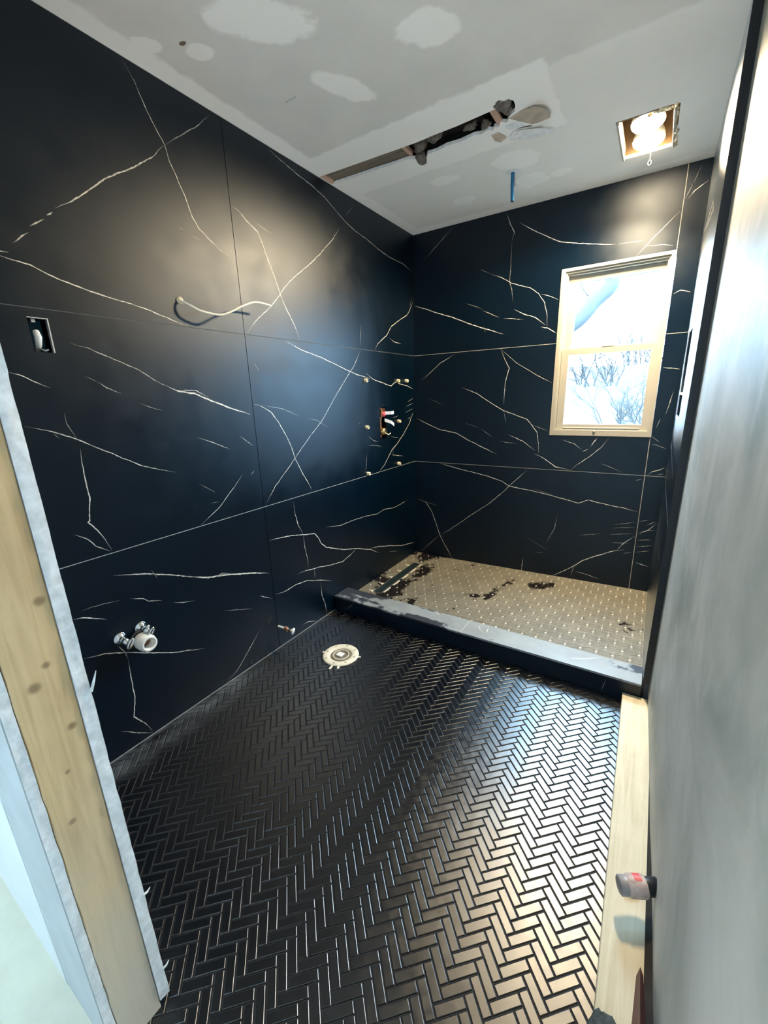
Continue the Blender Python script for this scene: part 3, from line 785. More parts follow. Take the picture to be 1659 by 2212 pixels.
# cavity above the slot
def open_box(x0, x1, y0, y1, z0, z1, name, mat, parent):
    mb = MB()
    mb.add([(x0,y0,z0),(x1,y0,z0),(x1,y1,z0),(x0,y1,z0),(x0,y0,z1),(x1,y0,z1),(x1,y1,z1),(x0,y1,z1)],
           [(4,5,6,7),(0,1,5,4),(1,2,6,5),(2,3,7,6),(3,0,4,7)])
    return mb.build(name, mat, parent)
open_box(-.004, 1.06, -1.07, -.82, CEIL+.0131, CEIL+.12, 'slot_cavity', M_CAVITY, ceiling)
mb = MB(); mb.bbox(.02, .47, -1.00, -.885, CEIL+.016, CEIL+.034, .002); o = mb.build('lath_board', M_DARKWOOD, ceiling); o['label'] = 'grey-brown old wood board inside the slot'
mb = MB(); mb.bbox(.66, .90, -1.0, -.955, CEIL+.022, CEIL+.05, .002); mb.build('lath_board', M_DARKWOOD, ceiling)
mb = MB(); mb.bbox(-.002, .022, -1.012, -.916, CEIL+.003, CEIL+.02, .002); mb.build('lath_end', M_PINKWOOD, ceiling)
mb = MB(); mb.bbox(.895, .922, -1.0, -.885, CEIL+.004, CEIL+.018, .002); mb.build('lath_end', M_PINKWOOD, ceiling)
mb = MB(); mb.bbox(.470, .486, -1.0, -.89, CEIL+.008, CEIL+.03, .002); mb.build('lath_end', M_PINKWOOD, ceiling)
def lump(mb, c, r, seed, sq=(1,1,1), n=10, m=7, amp=.45, mi=0):
    vs = []; fs = []
    for j in range(m+1):
        th = math.pi*j/m
        for i in range(n):
            ph = 2*math.pi*i/n
            d = Vector((math.sin(th)*math.cos(ph), math.sin(th)*math.sin(ph), math.cos(th)))
            q = 1 + amp*noise.noise(d*1.9 + Vector((seed*3.7, seed, 0)))
            vs.append((c[0]+d.x*r*q*sq[0], c[1]+d.y*r*q*sq[1], c[2]+d.z*r*q*sq[2]))
    for j in range(m):
        for i in range(n):
            fs.append((j*n+i, (j+1)*n+i, (j+1)*n+(i+1) % n, j*n+(i+1) % n))
    mb.add(vs, fs, mi, True)
for (c, r, sq) in (((.515,-.862,CEIL+.004), .030, (.7,1.1,.9)), ((.545,-.925,CEIL+.02), .032, (1.2,.8,.7)), ((.955,-1.00,CEIL+.012), .036, (1,1,.7)), ((.62,-.93,CEIL+.03), .03, (1.4,.9,.6)),
                   ((.78,-.905,CEIL+.026), .022, (1.5,.8,.6)), ((.848,-.895,CEIL+.018), .018, (1.3,.9,.8)), ((.955,-.945,CEIL+.016), .022, (1,1.2,.8))):
    mb = MB(); lump(mb, c, r, c[0]*9, sq, amp=.7); mb.build('insulation_tuft', M_INSUL, ceiling)
def flap(pts, zs, name, mat, parent, label=None, th=.0012):
    mb = MB(); n = len(pts)
    cx = sum(p[0] for p in pts)/n; cy = sum(p[1] for p in pts)/n; cz = sum(zs)/n - .004
    top = [(x, y, z+th) for (x, y), z in zip(pts, zs)] + [(cx, cy, cz+th)]
    bot = [(x, y, z) for (x, y), z in zip(pts, zs)] + [(cx, cy, cz)]
    mb.add(top, [(i, (i+1) % n, n) for i in range(n)], 0, True)
    mb.add(bot, [((i+1) % n, i, n) for i in range(n)], 0, True)
    mb.add(bot[:n]+top[:n], [(i, (i+1) % n, n+(i+1) % n, n+i) for i in range(n)])
    o = mb.build(name, mat, parent); flip_fix(o)
    if label: o['label'] = label
Z = CEIL-.002
flap([(.954,-.911),(1.005,-.930),(1.06,-.945),(1.098,-.933),(1.117,-.899),(1.108,-.854),(1.056,-.826),(1.027,-.821),(.982,-.872)], [Z,Z,Z-.008,Z-.02,Z-.026,Z-.02,Z-.008,Z-.004,Z], 'paper_flap', M_PAPER, ceiling, 'curled tan paper flap')
flap([(.915,-.780),(.92,-.756),(1.004,-.729),(1.101,-.755),(1.092,-.774),(1.047,-.787),(1.013,-.795),(.945,-.812)], [Z,Z-.006,Z-.012,Z-.024,Z-.02,Z-.010,Z-.006,Z], 'paper_flap', M_GYPSUM, ceiling, 'pale torn drywall paper flap')
flap([(.854,-.838),(.885,-.842),(.911,-.80),(.88,-.79),(.86,-.81)], [Z,Z,Z-.008,Z-.014,Z-.010], 'paper_flap', M_PAPER, ceiling)
flap([(.925,-.87),(.99,-.865),(1.02,-.83),(.96,-.83),(.93,-.84)], [Z,Z,Z-.006,Z-.004,Z], 'paper_flap', M_GYPSUM, ceiling)
mb = MB(); mb.add([(.956,-.829,CEIL-.0008),(1.019,-.807,CEIL-.0008),(1.021,-.800,CEIL-.0008),(.956,-.819,CEIL-.0008)], [(3,2,1,0)])
mb.add([(.956,-.829,CEIL+.005),(1.019,-.807,CEIL+.005),(1.021,-.800,CEIL+.005),(.956,-.819,CEIL+.005)], [(0,1,2,3)]); mb.build('torn_slit', M_CAVITY, ceiling)
mb = MB(); lump(mb, (.205,-1.905,CEIL), .009, 2, (1.5,.8,.12), amp=.6); o = mb.build('dark_chip', plain('brown_scuff', (.16,.12,.09), .9), ceiling)
mb = MB(); mb.box(.27, .325, -1.522, -1.517, CEIL-.0006, CEIL+.001); mb.build('crack_mark', M_GREYWALL, ceiling)

# ------------------------------------------------------------------ lamp in its torn hole
lamp = empty('ceiling_heat_lamp', (1.435, -.42, CEIL))
tag(lamp, 'twin-bulb lit ceiling lamp with its cover off in a torn hole', 'ceiling lamp')
open_box(1.318, 1.558, -.612, -.238, CEIL+.0131, CEIL+.19, 'housing', M_GOLD, lamp)
for x0, x1, y0, y1, x2 in ((1.326, 1.336, -.60, -.25, 0), (1.532, 1.543, -.585, -.25, 0)):
    mb = MB(); mb.bbox(x0, x1, y0, y1, CEIL-.012, CEIL+.05, .002); mb.build('rail', M_VINYL, lamp)
mb = MB(); mb.bbox(1.336, 1.532, -.605, -.598, CEIL-.002, CEIL+.05, .002); mb.build('rail', M_GOLD, lamp)
for (yc, zc, tilt) in ((-.490, CEIL-.012, .10), (-.335, CEIL-.016, -.06)):
    r = .066
    prof = [(0, 0)] + [(.030*(1-math.cos(a)), r*math.sin(a)) for a in [math.pi/2*k/5 for k in range(1, 6)]]
    neck = [(.030, r), (.045, r*.985), (.065, r*.86), (.085, r*.60), (.098, r*.42), (.115, r*.38)]
    mb = MB(); mb.lathe((1.437, yc, zc), (0, tilt*.3, 1), prof, 18); mb.lathe((1.437, yc, zc), (0, tilt*.3, 1), neck, 18, 1); b = mb.build('bulb', [M_BULB, M_GALV], lamp); flip_fix(b); b['label'] = 'glowing reflector bulb'
    sl = bpy.data.lights.new('bulb_light', 'SPOT'); sl.energy = BULB_WATT; sl.color = (1.0, .80, .52)
    sl.spot_size = math.radians(150); sl.spot_blend = .35; sl.shadow_soft_size = .055
    so = bpy.data.objects.new('bulb_light', sl); COL.objects.link(so); so.location = (1.437, yc, zc-.004)
    so.rotation_euler = Vector((-.18, -.20, -1)).to_track_quat('-Z', 'Y').to_euler()
    attach(so, lamp)
    mb = MB(); mb.lathe((1.437, yc+tilt*.03, zc+.112), (0, 0, 1), [(0, .0), (0, .030), (.04, .030), (.04, 0)], 18); mb.build('socket', M_WHITEPLASTIC, lamp)
for k in range(11):
    ys = -.60 + .035*k
    mb = MB(); lump(mb, (1.545+R.uniform(-.006,.004), ys, CEIL-.002), R.uniform(.008,.015), k*1.3, (.7,1.3,.8), 7, 5, .8); mb.build('foil_scrap', M_FOIL, lamp)
for k in range(6):
    mb = MB(); lump(mb, (1.45+.017*k, -.592+R.uniform(-.01,.012), CEIL-.002), R.uniform(.006,.012), k*2.3+5, (1.4,.7,.8), 7, 5, .8); mb.build('foil_scrap', M_FOIL, lamp)
mb = MB(); mb.tube([(1.447+.007*math.cos(a), -.262, CEIL-.052+.010*math.sin(a)) for a in [2*math.pi*k/12 for k in range(12)]], .0018, 5, close=True); mb.tube([(1.447,-.262,CEIL-.043),(1.447,-.262,CEIL+.02)], .0015, 5); mb.build('pull_loop', M_VINYL, lamp)

# ------------------------------------------------------------------ blue pipe in the ceiling
bp = empty('blue_pipe_stub', (.842, -.462, CEIL))
tag(bp, 'blue plastic water pipe stub hanging down from the ceiling', 'pipe')
mb = MB(); mb.tube([(.842,-.462,CEIL+.02),(.842,-.462,CEIL-.06),(.847,-.464,CEIL-.135)], .0095, 12); mb.build('pipe', M_BLUE, bp)
mb = MB(); mb.lathe((.847,-.464,CEIL-.137), (0,0,1), [(0,0),(0,.0065),(.002,.0065)], 12); mb.build('pipe_end', M_CAVITY, bp)
mb = MB(); n = 14
ring = [(.842+(.030+.016*noise.noise(Vector((math.cos(a)*2, math.sin(a)*2, 5))))*math.cos(a)*1.3, -.462+(.026+.016*noise.noise(Vector((math.cos(a)*2, math.sin(a)*2, 8))))*math.sin(a), CEIL-.0015) for a in [2*math.pi*k/n for k in range(n)]]
mb.add(ring+[(.842,-.462,CEIL-.006)], [((k+1) % n, k, n) for k in range(n)], 0, True); mb.add([(x,y,CEIL+.001) for x,y,z in ring], [tuple(range(n))]); mb.build('torn_collar', M_GYPSUM, bp)

# ------------------------------------------------------------------ floors
floor = MB(); floor.box(-.009, 1.76, -2.90, -.0, -.06, -.0022)
floor = floor.build('floor', M_FGROUT)
tag(floor, 'black herringbone mosaic floor', kind='structure')
W = .0352/math.sqrt(2)              # pitch of the 1 x 3 herringbone
GAP = .0026
Uv = Vector((1,1)).normalized(); Vv = Vector((1,-1)).normalized()
O0 = Vector((1.3536-.0012, -2.1245))
TL, TW = 3*W-GAP, W-GAP
def tile_rings(poly, h=.0038, ins=.0020):
    """convex polygon (list of Vector2, ccw) -> verts, faces of a pillowed tile whose top is z = 0"""
    n = len(poly)
    def inset(d):
        out = []
        for i in range(n):
            p0, p1, p2 = poly[i-1], poly[i], poly[(i+1) % n]
            a = (p1-p0).normalized(); b = (p2-p1).normalized()
            na = Vector((-a.y, a.x)); nb = Vector((-b.y, b.x))
            k = 1+na.dot(nb)
            out.append(p1 + (na+nb)*(d/max(k, .25)))
        return out
    rings = [(poly, -h), (inset(ins*.12), -ins*.75), (inset(ins*.42), -ins*.25), (inset(ins), 0.0)]
    vs = [(p.x, p.y, z) for (r, z) in rings for p in r]
    fs = [tuple(range(3*n, 4*n))]
    for k in range(3):
        for i in range(n):
            j = (i+1) % n
            fs.append((k*n+i, k*n+j, (k+1)*n+j, (k+1)*n+i))
    return vs, fs
def clip(poly, nx, ny, c):
    """keep the part where nx*x + ny*y <= c"""
    out = []
    for i in range(len(poly)):
        a, b = poly[i], poly[(i+1) % len(poly)]
        da, db = nx*a.x+ny*a.y-c, nx*b.x+ny*b.y-c
        if da <= 0: out.append(a)
        if da*db < 0: out.append(a.lerp(b, da/(da-db)))
    return out
def area(p): return abs(sum(p[i-1].x*p[i].y-p[i].x*p[i-1].y for i in range(len(p))))/2
def rect(o, du, dv):
    return [o, o+Vv*dv, o+Vv*dv+Uv*du, o+Uv*du]       # ccw seen from above
CLIPS = [(-1,0,-.004), (1,0,1.752), (0,1,-1.126), (0,-1,2.86)]
RM = camera.rotation_euler.to_matrix().transposed()
def pix(p):
    q = RM @ (Vector(p) - CAM)
    if q.z > -.05: return None
    return (829.5+894.42*q.x/-q.z, 1106-894.42*q.y/-q.z, -q.z)
def seen(p):
    q = pix(p)
    return q is not None and 0 < q[0] < 1659 and 0 < q[1] < 2212
full = {}; rest = []; cands = []
for i in range(-120, 121):
    for j in range(-30, 31):
        for kind in (0, 1):
            uo = -i+3*j + (2 if kind else 0); vo = i+3*j + (1 if kind else 0)
            o = O0 + Uv*(uo*W+GAP/2) + Vv*(vo*W+GAP/2)
            p = rect(o, TL, TW) if kind == 0 else rect(o, TW, TL)
            q = p
            for c in CLIPS: q = clip(q, *c) if len(q) > 2 else q
            if len(q) < 3 or area(q) < 2e-5: continue
            c = sum(q, Vector((0,0)))/len(q)
            whole = abs(area(q)-TL*TW) < 1e-7
            px_ = pix((c.x, c.y, 0))
            vis = px_ is not None and -10 < px_[0] < 1345 and px_[1] < 2225 and c.x < 1.655 and not (c.x < .84 and c.y < -2.74)
            # the jamb and the toilet ring hide what lies behind them
            big = -1
            if vis and whole:
                big = 1/px_[2]**3
            cands.append((big, kind, whole, o, q))
cands.sort(key=lambda c: -c[0])
protos = {}
for n_, (big, kind, whole, o, q) in enumerate(cands):
    if n_ < 300 and big > 0:
        if kind not in protos:
            base = [p-o for p in (rect(o, TL, TW) if kind == 0 else rect(o, TW, TL))]
            vs, fs = tile_rings(base)
            me = bpy.data.meshes.new('tile'); me.from_pydata(vs, [], fs); me.materials.append(M_FLOOR); me.update()
            protos[kind] = me
        t_ = bpy.data.objects.new('tile', protos[kind]); COL.objects.link(t_); t_.parent = floor
        t_.location = (o.x, o.y, R.uniform(-.00025, .00015)); t_.rotation_euler = (R.gauss(0,.0035), R.gauss(0,.0035), R.gauss(0,.004))
    else:
        rest.append(q)
mb = MB()
for q in rest:
    vs, fs = tile_rings(q)
    tx, ty = R.gauss(0,.0035), R.gauss(0,.0035); dz = R.uniform(-.00025,.00015); x0, y0 = q[0].x, q[0].y
    mb.add([(x, y, z+dz+tx*(x-x0)+ty*(y-y0)) for x, y, z in vs], fs)
o = mb.build('tile_field', M_FLOOR, floor); o['kind'] = 'stuff'; o['label'] = 'remaining small black herringbone tiles'

hf = MB(); hf.box(-1.7, 1.76, -4.3, -2.90, -.06, 0.0); hf.box(-1.7, -.009, -2.90, -2.868, -.06, 0.0); hf.box(-.009,.80,-2.90,-2.864,-.002,0.0)
hf = hf.build('floor_hall', M_HALLFLOOR); tag(hf, 'pale dusty hall floor at the lower left corner', kind='structure')

# ------------------------------------------------------------------ front wall (cut open) with its stud
wf = empty('wall_front', (.825, YF, 0)); tag(wf, 'cut-open partition end with bare stud between torn drywall edges', kind='structure')
def rough_strip(name, mat, x0, x1, y0, y1, z0, z1, amp, seed, parent, nz=150, ny=4):
    """a board whose cut face (at x1) is crumbly"""
    vs = []; fs = []
    mb = MB()
    for j in range(nz+1):
        z = z0+(z1-z0)*j/nz
        for i in range(ny+1):
            y = y0+(y1-y0)*i/ny
            q = Vector((seed, y*70, z*22)); e = amp*(noise.noise(q) + .6*noise.noise(q*2.7))
            ey = amp*.5*noise.noise(Vector((z*26, seed*2, 4.2)))
            vs.append((x1+e, y+(ey if i == ny else 0), z))
    for j in range(nz):
        for i in range(ny):
            a = j*(ny+1)+i
            fs.append((a, a+1, a+ny+2, a+ny+1))
    mb.add(vs, fs, 0, True)
    far = [(x1, y1+.0008)]
    mb.box(x0, x1-.002, y0, y1, z0, z1)
    o = mb.build(name, mat, parent); flip_fix(o); return o
mb = MB(); mb.bbox(.787, .824, -2.8525, -2.7725, 0.0, CEIL, .002); o = mb.build('stud', M_STUD, wf); o['label'] = 'bare tan pine stud'
o = rough_strip('drywall_edge', M_GYPSUM, .55, .8265, -2.7715, -2.7505, .02, CEIL, .0025, 1.0, wf); o['label'] = 'crumbly white drywall edge'
o = rough_strip('drywall_edge', M_GYPSUM, .593, .8245, -2.869, -2.8535, .0, CEIL, .0025, 6.0, wf)
mb = MB(); mb.box(.593, .8205, -2.8706, -2.8692, 0.0, CEIL); mb.build('drywall_face', M_GREYWALL, wf)
mb = MB(); mb.box(-1.7, .593, -2.872, -2.8525, 0.0, CEIL); mb.build('white_face', M_WHITEWALL, wf)  # same wall face, whiter from this vertical edge on
mb = MB(); mb.box(-1.7, .55, -2.7715, -2.7505, .0, CEIL); mb.build('drywall_panel', M_GREYWALL, wf)
for k, (y, z, l) in enumerate(((-2.7505, .845, .035), (-2.752, .335, .005), (-2.7515, .10, .006))):
    mb = MB(); mb.tube([(.826,y,z),(.829,y+.006,z+l*.5),(.827,y+.014,z+l)], [.003,.0025,.0008], 6); mb.build('torn_paper_curl', M_GYPSUM, wf)
mb = MB(); mb.box(-1.76, -1.7, -4.3, -2.75, 0, CEIL); o = mb.build('wall_hall_left', M_WHITEWALL); tag(o, 'white hall wall', kind='structure')
mb = MB(); mb.box(-1.7, 1.9, -4.36, -4.3, 0, CEIL); o = mb.build('wall_hall_back', M_WHITEWALL); tag(o, 'white hall end wall', kind='structure')

# ------------------------------------------------------------------ shower pan with star mosaic, linear drain and curb
def pan_z(x, y):
    return .016 + .036*min(1, max(0, (x-.13)/1.5)) if x > .13 else .016 + .012*(.13-x)/.13
pan = MB()
PX0, PX1, PY0, PY1 = .0015, XR-.0015, -.985, -.0015
nx = 24
vs = []; fs = []
for i in range(nx+1):
    x = PX0+(PX1-PX0)*i/nx
    vs += [(x, PY0, pan_z(x,0)-.0024), (x, PY1, pan_z(x,0)-.0024), (x, PY0, -.0015), (x, PY1, -.0015)]
for i in range(nx):
    a = 4*i
    fs += [(a, a+4, a+5, a+1), (a+3, a+7, a+6, a+2), (a+2, a+6, a+4, a), (a+1, a+5, a+7, a+3)]
fs += [(0,1,3,2), (4*nx+2, 4*nx+3, 4*nx+1, 4*nx)]
pan.add(vs, fs)
pan = pan.build('shower_pan', M_PGROUT)
tag(pan, 'raised shower floor of dusty star-pattern mosaic below the window', 'shower floor')
DR = (.098, .156, -.815, -.225)
S = .0742; H = S*math.sqrt(3)/2
org = Vector((1.435, -.872))
pc = []
G2 = .0005
for i in range(-60, 61):
    for j in range(-30, 31):
        p = org + Vector((i*S + j*S/2, j*H))
        for tri in ((p, p+Vector((S,0)), p+Vector((S/2,H))), (p+Vector((S,0)), p+Vector((1.5*S,H)), p+Vector((S/2,H)))):
            c = (tri[0]+tri[1]+tri[2])/3
            if not (PX0-.1 < c.x < PX1+.1 and PY0-.1 < c.y < PY1+.1): continue
            for k in range(3):
                q = [tri[k], tri[(k+1) % 3], c]
                # shrink for the joint
                n = 3; out = []
                for a in range(3):
                    p0, p1, p2 = q[a-1], q[a], q[(a+1) % 3]
                    e1 = (p1-p0).normalized(); e2 = (p2-p1).normalized()
                    n1 = Vector((-e1.y,e1.x)); n2 = Vector((-e2.y,e2.x))
                    out.append(p1+(n1+n2)*(G2/max(.03, 1+n1.dot(n2))))
                # blunt the sharp tips
                q2 = []
                for a in range(3):
                    p0, p1, p2 = out[a-1], out[a], out[(a+1) % 3]
                    if (p0-p1).angle(p2-p1) < .8:
                        q2 += [p1+(p0-p1).normalized()*.0048, p1+(p2-p1).normalized()*.0048]
                    else: q2.append(p1)
                r_ = q2
                for cl in ((-1,0,-PX0-.001), (1,0,PX1-.001), (0,1,PY1-.001), (0,-1,-PY0-.0005)):
                    r_ = clip(r_, *cl) if len(r_) > 2 else r_
                if len(r_) < 3 or area(r_) < 2e-5: continue
                m = sum(r_, Vector((0,0)))/len(r_)
                if DR[0]-.004 < m.x < DR[1]+.004 and DR[2]-.004 < m.y < DR[3]+.004: continue
                whole = len(r_) == len(q2) and abs(area(r_)-area(q2)) < 1e-8
                d = pix((m.x, m.y, .04))
                pc.append((1/d[2]**3 if (seen((m.x,m.y,.04)) and whole and m.y > -.955) else -1, r_, m))
pc.sort(key=lambda c: -c[0])
def tri_mesh(poly, m, zf):
    n = len(poly)
    top = []
    for p in poly:
        q = p + (m-p).normalized()*.0006
        top.append((q.x, q.y, zf(q.x)))
    side = [(p.x, p.y, zf(p.x)-.0012) for p in poly]
    return top+side, [tuple(range(n))] + [(n+i, n+(i+1) % n, (i+1) % n, i) for i in range(n)]
cache = {}
mbr = MB()
for n_, (big, q, m) in enumerate(pc):
    if n_ < 300 and big > 0:
        key = round(math.degrees(math.atan2(q[0].y-m.y, q[0].x-m.x)))
        slope = .024
        if key not in cache:
            vs, fs = tri_mesh([p-m for p in q], Vector((0,0)), lambda x: x*slope)
            me = bpy.data.meshes.new('tile'); me.from_pydata(vs, [], fs); me.materials.append(M_PAN); me.update(); cache[key] = me
        t_ = bpy.data.objects.new('tile', cache[key]); COL.objects.link(t_); t_.parent = pan; t_.location = (m.x, m.y, pan_z(m.x, m.y))
        t_.rotation_euler = (R.gauss(0,.003), R.gauss(0,.003), 0)
    else:
        vs, fs = tri_mesh(q, m, lambda x: pan_z(x, 0)); mbr.add(vs, fs)
o = mbr.build('tile_field', M_PAN, pan); o['kind'] = 'stuff'; o['label'] = 'remaining small triangular star mosaic tiles'
dr = empty('linear_drain', (.127, -.52, .014)); tag(dr, 'long dark linear drain set in the shower floor beside the left wall', 'drain')
mb = MB(); mb.bbox(DR[0], DR[1], DR[2], DR[3], .0166, .0182, .0005); mb.build('drain_channel', M_DARKMETAL, dr)
mb = MB(); mb.box(DR[0]-.004, DR[0], DR[2]-.004, DR[3]+.004, .0166, .0212); mb.box(DR[1], DR[1]+.004, DR[2]-.004, DR[3]+.004, .0166, .0192); mb.box(DR[0], DR[1], DR[2]-.004, DR[2], .0166, .0192); mb.box(DR[0], DR[1], DR[3], DR[3]+.004, .0166, .0192)
mb.build('drain_frame', plain('drain_frame_steel', (.28,.27,.24), .4, .6), dr)

curb = empty('shower_curb', (.86, -1.055, 0)); tag(curb, 'low black slab curb along the front of the shower floor', 'shower curb')
CY0, CY1, CT = -1.125, -.984, .100
mb = MB(); mb.box(.002, XR-.002, CY0+.010, CY1-.004, -.001, CT-.010); mb.build('core', M_BACKING, curb)
VC = [(4,.9,[(.932,-1.004),(.962,-1.052),(.996,-1.078)]), (4,.9,[(.985,-.99),(.992,-1.03),(.999,-1.072)]), (4,.9,[(.654,-.993),(.69,-1.008),(.726,-1.019)]), (5,.8,[(1.383,-1.095),(1.43,-1.07),(1.48,-1.043),(1.553,-.990)])]
MC = lambda u, v, d: (u, v, CT+d)
MF = lambda u, v, d: (u, CY0-d, v)
for x0, x1 in ((.002, .873), (.873, XR-.002)):
    mb = MB(); ortho(mb, [x0+.001, x1-.001], [CY0, CY1], lambda u, v: True, MC, -.010, 0.0)
    cols = [0.0]*len(mb.v)
    for w, s, pts in VC:
        if x0 < pts[0][0] < x1: ribbon(mb, cols, pts, w, s, MC)
    mb.build('top_slab', [M_CURBTOP, M_VEIN], curb, cols)
for x0, x1 in ((.002, .905), (.905, XR-.002)):
    mb = MB(); ortho(mb, [x0+.001, x1-.001], [-.001, CT-.011], lambda u, v: True, MF, -.009, 0.0)
    cols = [0.0]*len(mb.v)
    for w, s, pts in [(3,.4,[(.10,.03),(.16,.085)]), (3,.3,[(1.56,.01),(1.575,.08)])]:
        if x0 < pts[0][0] < x1: ribbon(mb, cols, pts, w, s, MF)
    mb.build('front_slab', [M_BLACK, M_VEIN], curb, cols)
mb = MB(); ortho(mb, [.003, XR-.003], [.0, CT-.011], lambda u, v: True, lambda u, v, d: (u, CY1+d, v), -.004, 0.0); mb.build('inner_slab', M_BLACK, curb)
mb = MB(); mb.box(.8715, .8745, CY0+.001, CY1-.001, CT-.008, CT+.0002); mb.build('grout_line', M_GROUT_L, curb)

# ------------------------------------------------------------------ window
win = empty('window_1', (1.32, 0, 1.05)); tag(win, 'white vinyl sash window in the black back wall', kind='structure')
def frame(name, x0, x1, z0, z1, w, y0, y1, mat, parent, ws=None):
    """rectangular ring: w = widths (left, right, bottom, top)"""
    l, r_, b, t_ = w
    mb = MB()
    ortho(mb, [x0, x0+l, x1-r_, x1], [z0, z0+b, z1-t_, z1], lambda u, v: not (x0+l < u < x1-r_ and z0+b < v < z1-t_), lambda u, v, d: (u, -d, v), -y1, -y0)
    o = mb.build(name, mat, parent); flip_fix(o); return o
x0, x1, z0, z1 = WIN
frame('outer_frame', x0+.001, x1-.001, z0+.001, z1-.001, (.024,.022,.034,.016), -.006, .10, M_VINYL, win)
frame('frame_step', x0+.020, x1-.018, z0+.030, z1-.012, (.014,.012,.010,.016), .006, .10, M_VINYL, win)
frame('frame_step', x0+.032, x1-.028, z0+.036, z1-.024, (.008,.008,.006,.014), .018, .10, M_VINYL, win)
up = frame('upper_sash', 1.068, 1.588, 1.555, 2.008, (.046,.044,.04,.038), .045, .078, M_VINYL, win)
lo = frame('lower_sash', 1.066, 1.590, 1.088, 1.586, (.042,.038,.034,.034), .014, .042, M_VINYL, win)
mb = MB(); mb.box(1.11, 1.548, .060, .064, 1.59, 1.974); mb.build('pane', M_GLASS, up)
mb = MB(); mb.box(1.104, 1.556, .027, .031, 1.118, 1.556); mb.build('pane', M_GLASS, lo)
mb = MB(); mb.bbox(1.11, 1.545, .008, .02, 1.095, 1.103, .002); mb.build('lift_rail', M_VINYL, lo)
mb = MB(); mb.lathe((1.300, -.0065, 1.078), (0,-1,0), [(0,.008),(.004,.008),(.005,.005),(.005,0)], 6); mb.build('tilt_latch', plain('latch_grey', (.30,.29,.24), .5), win)
mb = MB(); mb.lathe((1.299, .013, 1.099), (0,-1,0), [(0,.007),(.004,.007),(.005,0)], 6); mb.build('tilt_latch', plain('latch_grey2', (.30,.29,.24), .5), win)
mb = MB(); mb.bbox(1.29, 1.36, .012, .036, 1.586, 1.594, .002); mb.build('sash_lock', M_VINYL, win)

# ------------------------------------------------------------------ fittings on the left wall
# electrical box
sb = empty('electrical_box', (-.02, -2.396, 1.50)); tag(sb, 'blue electrical box recessed in the black wall beside the stud', 'electrical box')
y0, y1, z0, z1 = HOLE_SWITCH
mb = MB()
mb.add([(-.012,y0,z0),(-.012,y1,z0),(-.012,y1,z1),(-.012,y0,z1),(-.06,y0,z0),(-.06,y1,z0),(-.06,y1,z1),(-.06,y0,z1)], [(4,7,6,5),(0,4,5,1),(1,5,6,2),(2,6,7,3),(3,7,4,0)]); mb.build('box_shell', M_BOX, sb)
mb = MB(); mb.box(-.012, .001, y1-.004, y1-.0005, z0, z1); mb.box(-.012, .001, y0, y1-.004, z1-.003, z1-.0005); o = mb.build('box_rim', M_GALV, sb)
mb = MB(); mb.tube([(-.045,-2.400,1.505),(-.02,-2.402,1.522),(-.004,-2.404,1.545),(-.014,-2.403,1.562)], [.007,.009,.010,.009], 8); o = mb.build('cable_end', M_WHITEPLASTIC, sb); o['label'] = 'white cable end'
mb = MB(); mb.tube([(-.02,-2.40,1.512),(.0,-2.394,1.505),(-.002,-2.386,1.510)], .003, 6); mb.build('wire', M_GALV, sb)
mb = MB(); mb.box(-.03, -.010, -2.41, -2.40, 1.588, 1.599); mb.build('box_ear', M_GALV, sb)

# stub of electric cable
cb = empty('electric_cable', (0, -1.91, 1.72)); tag(cb, 'cream electric cable sticking out of the left wall and drooping', 'cable')
def smooth_path(pts, n=8):
    P_ = [Vector(p) for p in pts]; out = []
    for i in range(len(P_)-1):
        p0, p1, p2, p3 = P_[max(i-1,0)], P_[i], P_[i+1], P_[min(i+2,len(P_)-1)]
        for k in range(n):
            t_ = k/n
            out.append(.5*((2*p1)+(p2-p0)*t_+(2*p0-5*p1+4*p2-p3)*t_*t_+(3*p1-p0-3*p2+p3)*t_**3))
    out.append(P_[-1]); return out
mb = MB(); mb.tube(smooth_path([(-.03,-1.912,1.722),(.012,-1.915,1.717),(.04,-1.895,1.700),(.055,-1.860,1.684),(.07,-1.79,1.678),(.08,-1.74,1.695),(.085,-1.68,1.725),(.08,-1.60,1.752),(.075,-1.51,1.752)]), .0046, 8); mb.build('sheath', plain('cream_sheath', (.78,.76,.68), .45, var=.03), cb)
mb = MB(); mb.lathe((0,-1.912,1.722), (1,0,0), [(.012,0),(.011,.008),(.004,.013),(0,.014)], 14); o = mb.build('caulk_collar', M_BEIGE, cb); o['label'] = 'beige caulk around the cable'

# stubs of the shower body jets
for i, (y, z, lab) in enumerate(((-.677,1.438,'beige capped jet stub at the upper left of the shower valve'), (-.265,1.440,'beige capped jet stub at the upper right of the shower valve'),
        (-.142,1.442,'beige capped jet stub nearest the wall corner'), (-.264,1.152,'beige capped jet stub directly right of the shower valve'), (-.683,1.140,'beige capped jet stub directly left of the shower valve'),
        (-.277,.837,'beige capped jet stub low on the right, just above the lower joint'), (-.689,.828,'beige capped jet stub sitting on the lower joint below the valve'))):
    e = empty('jet_stub', (0, y, z)); tag(e, lab, 'pipe stub', 'capped jet stubs around the shower valve')
    mb = MB(); mb.lathe((-.008,y,z), (1,0,0), [(0,.013),(.010,.0135),(.020,.0125),(.028,.012),(.029,.008),(.020,.006)], 12); mb.build('stub', M_BEIGE, e)
    mb = MB(); mb.lathe((.014,y,z), (1,0,0), [(0,.0),(.0,.0065)], 8); mb.build('bore', M_PIPEIN, e)

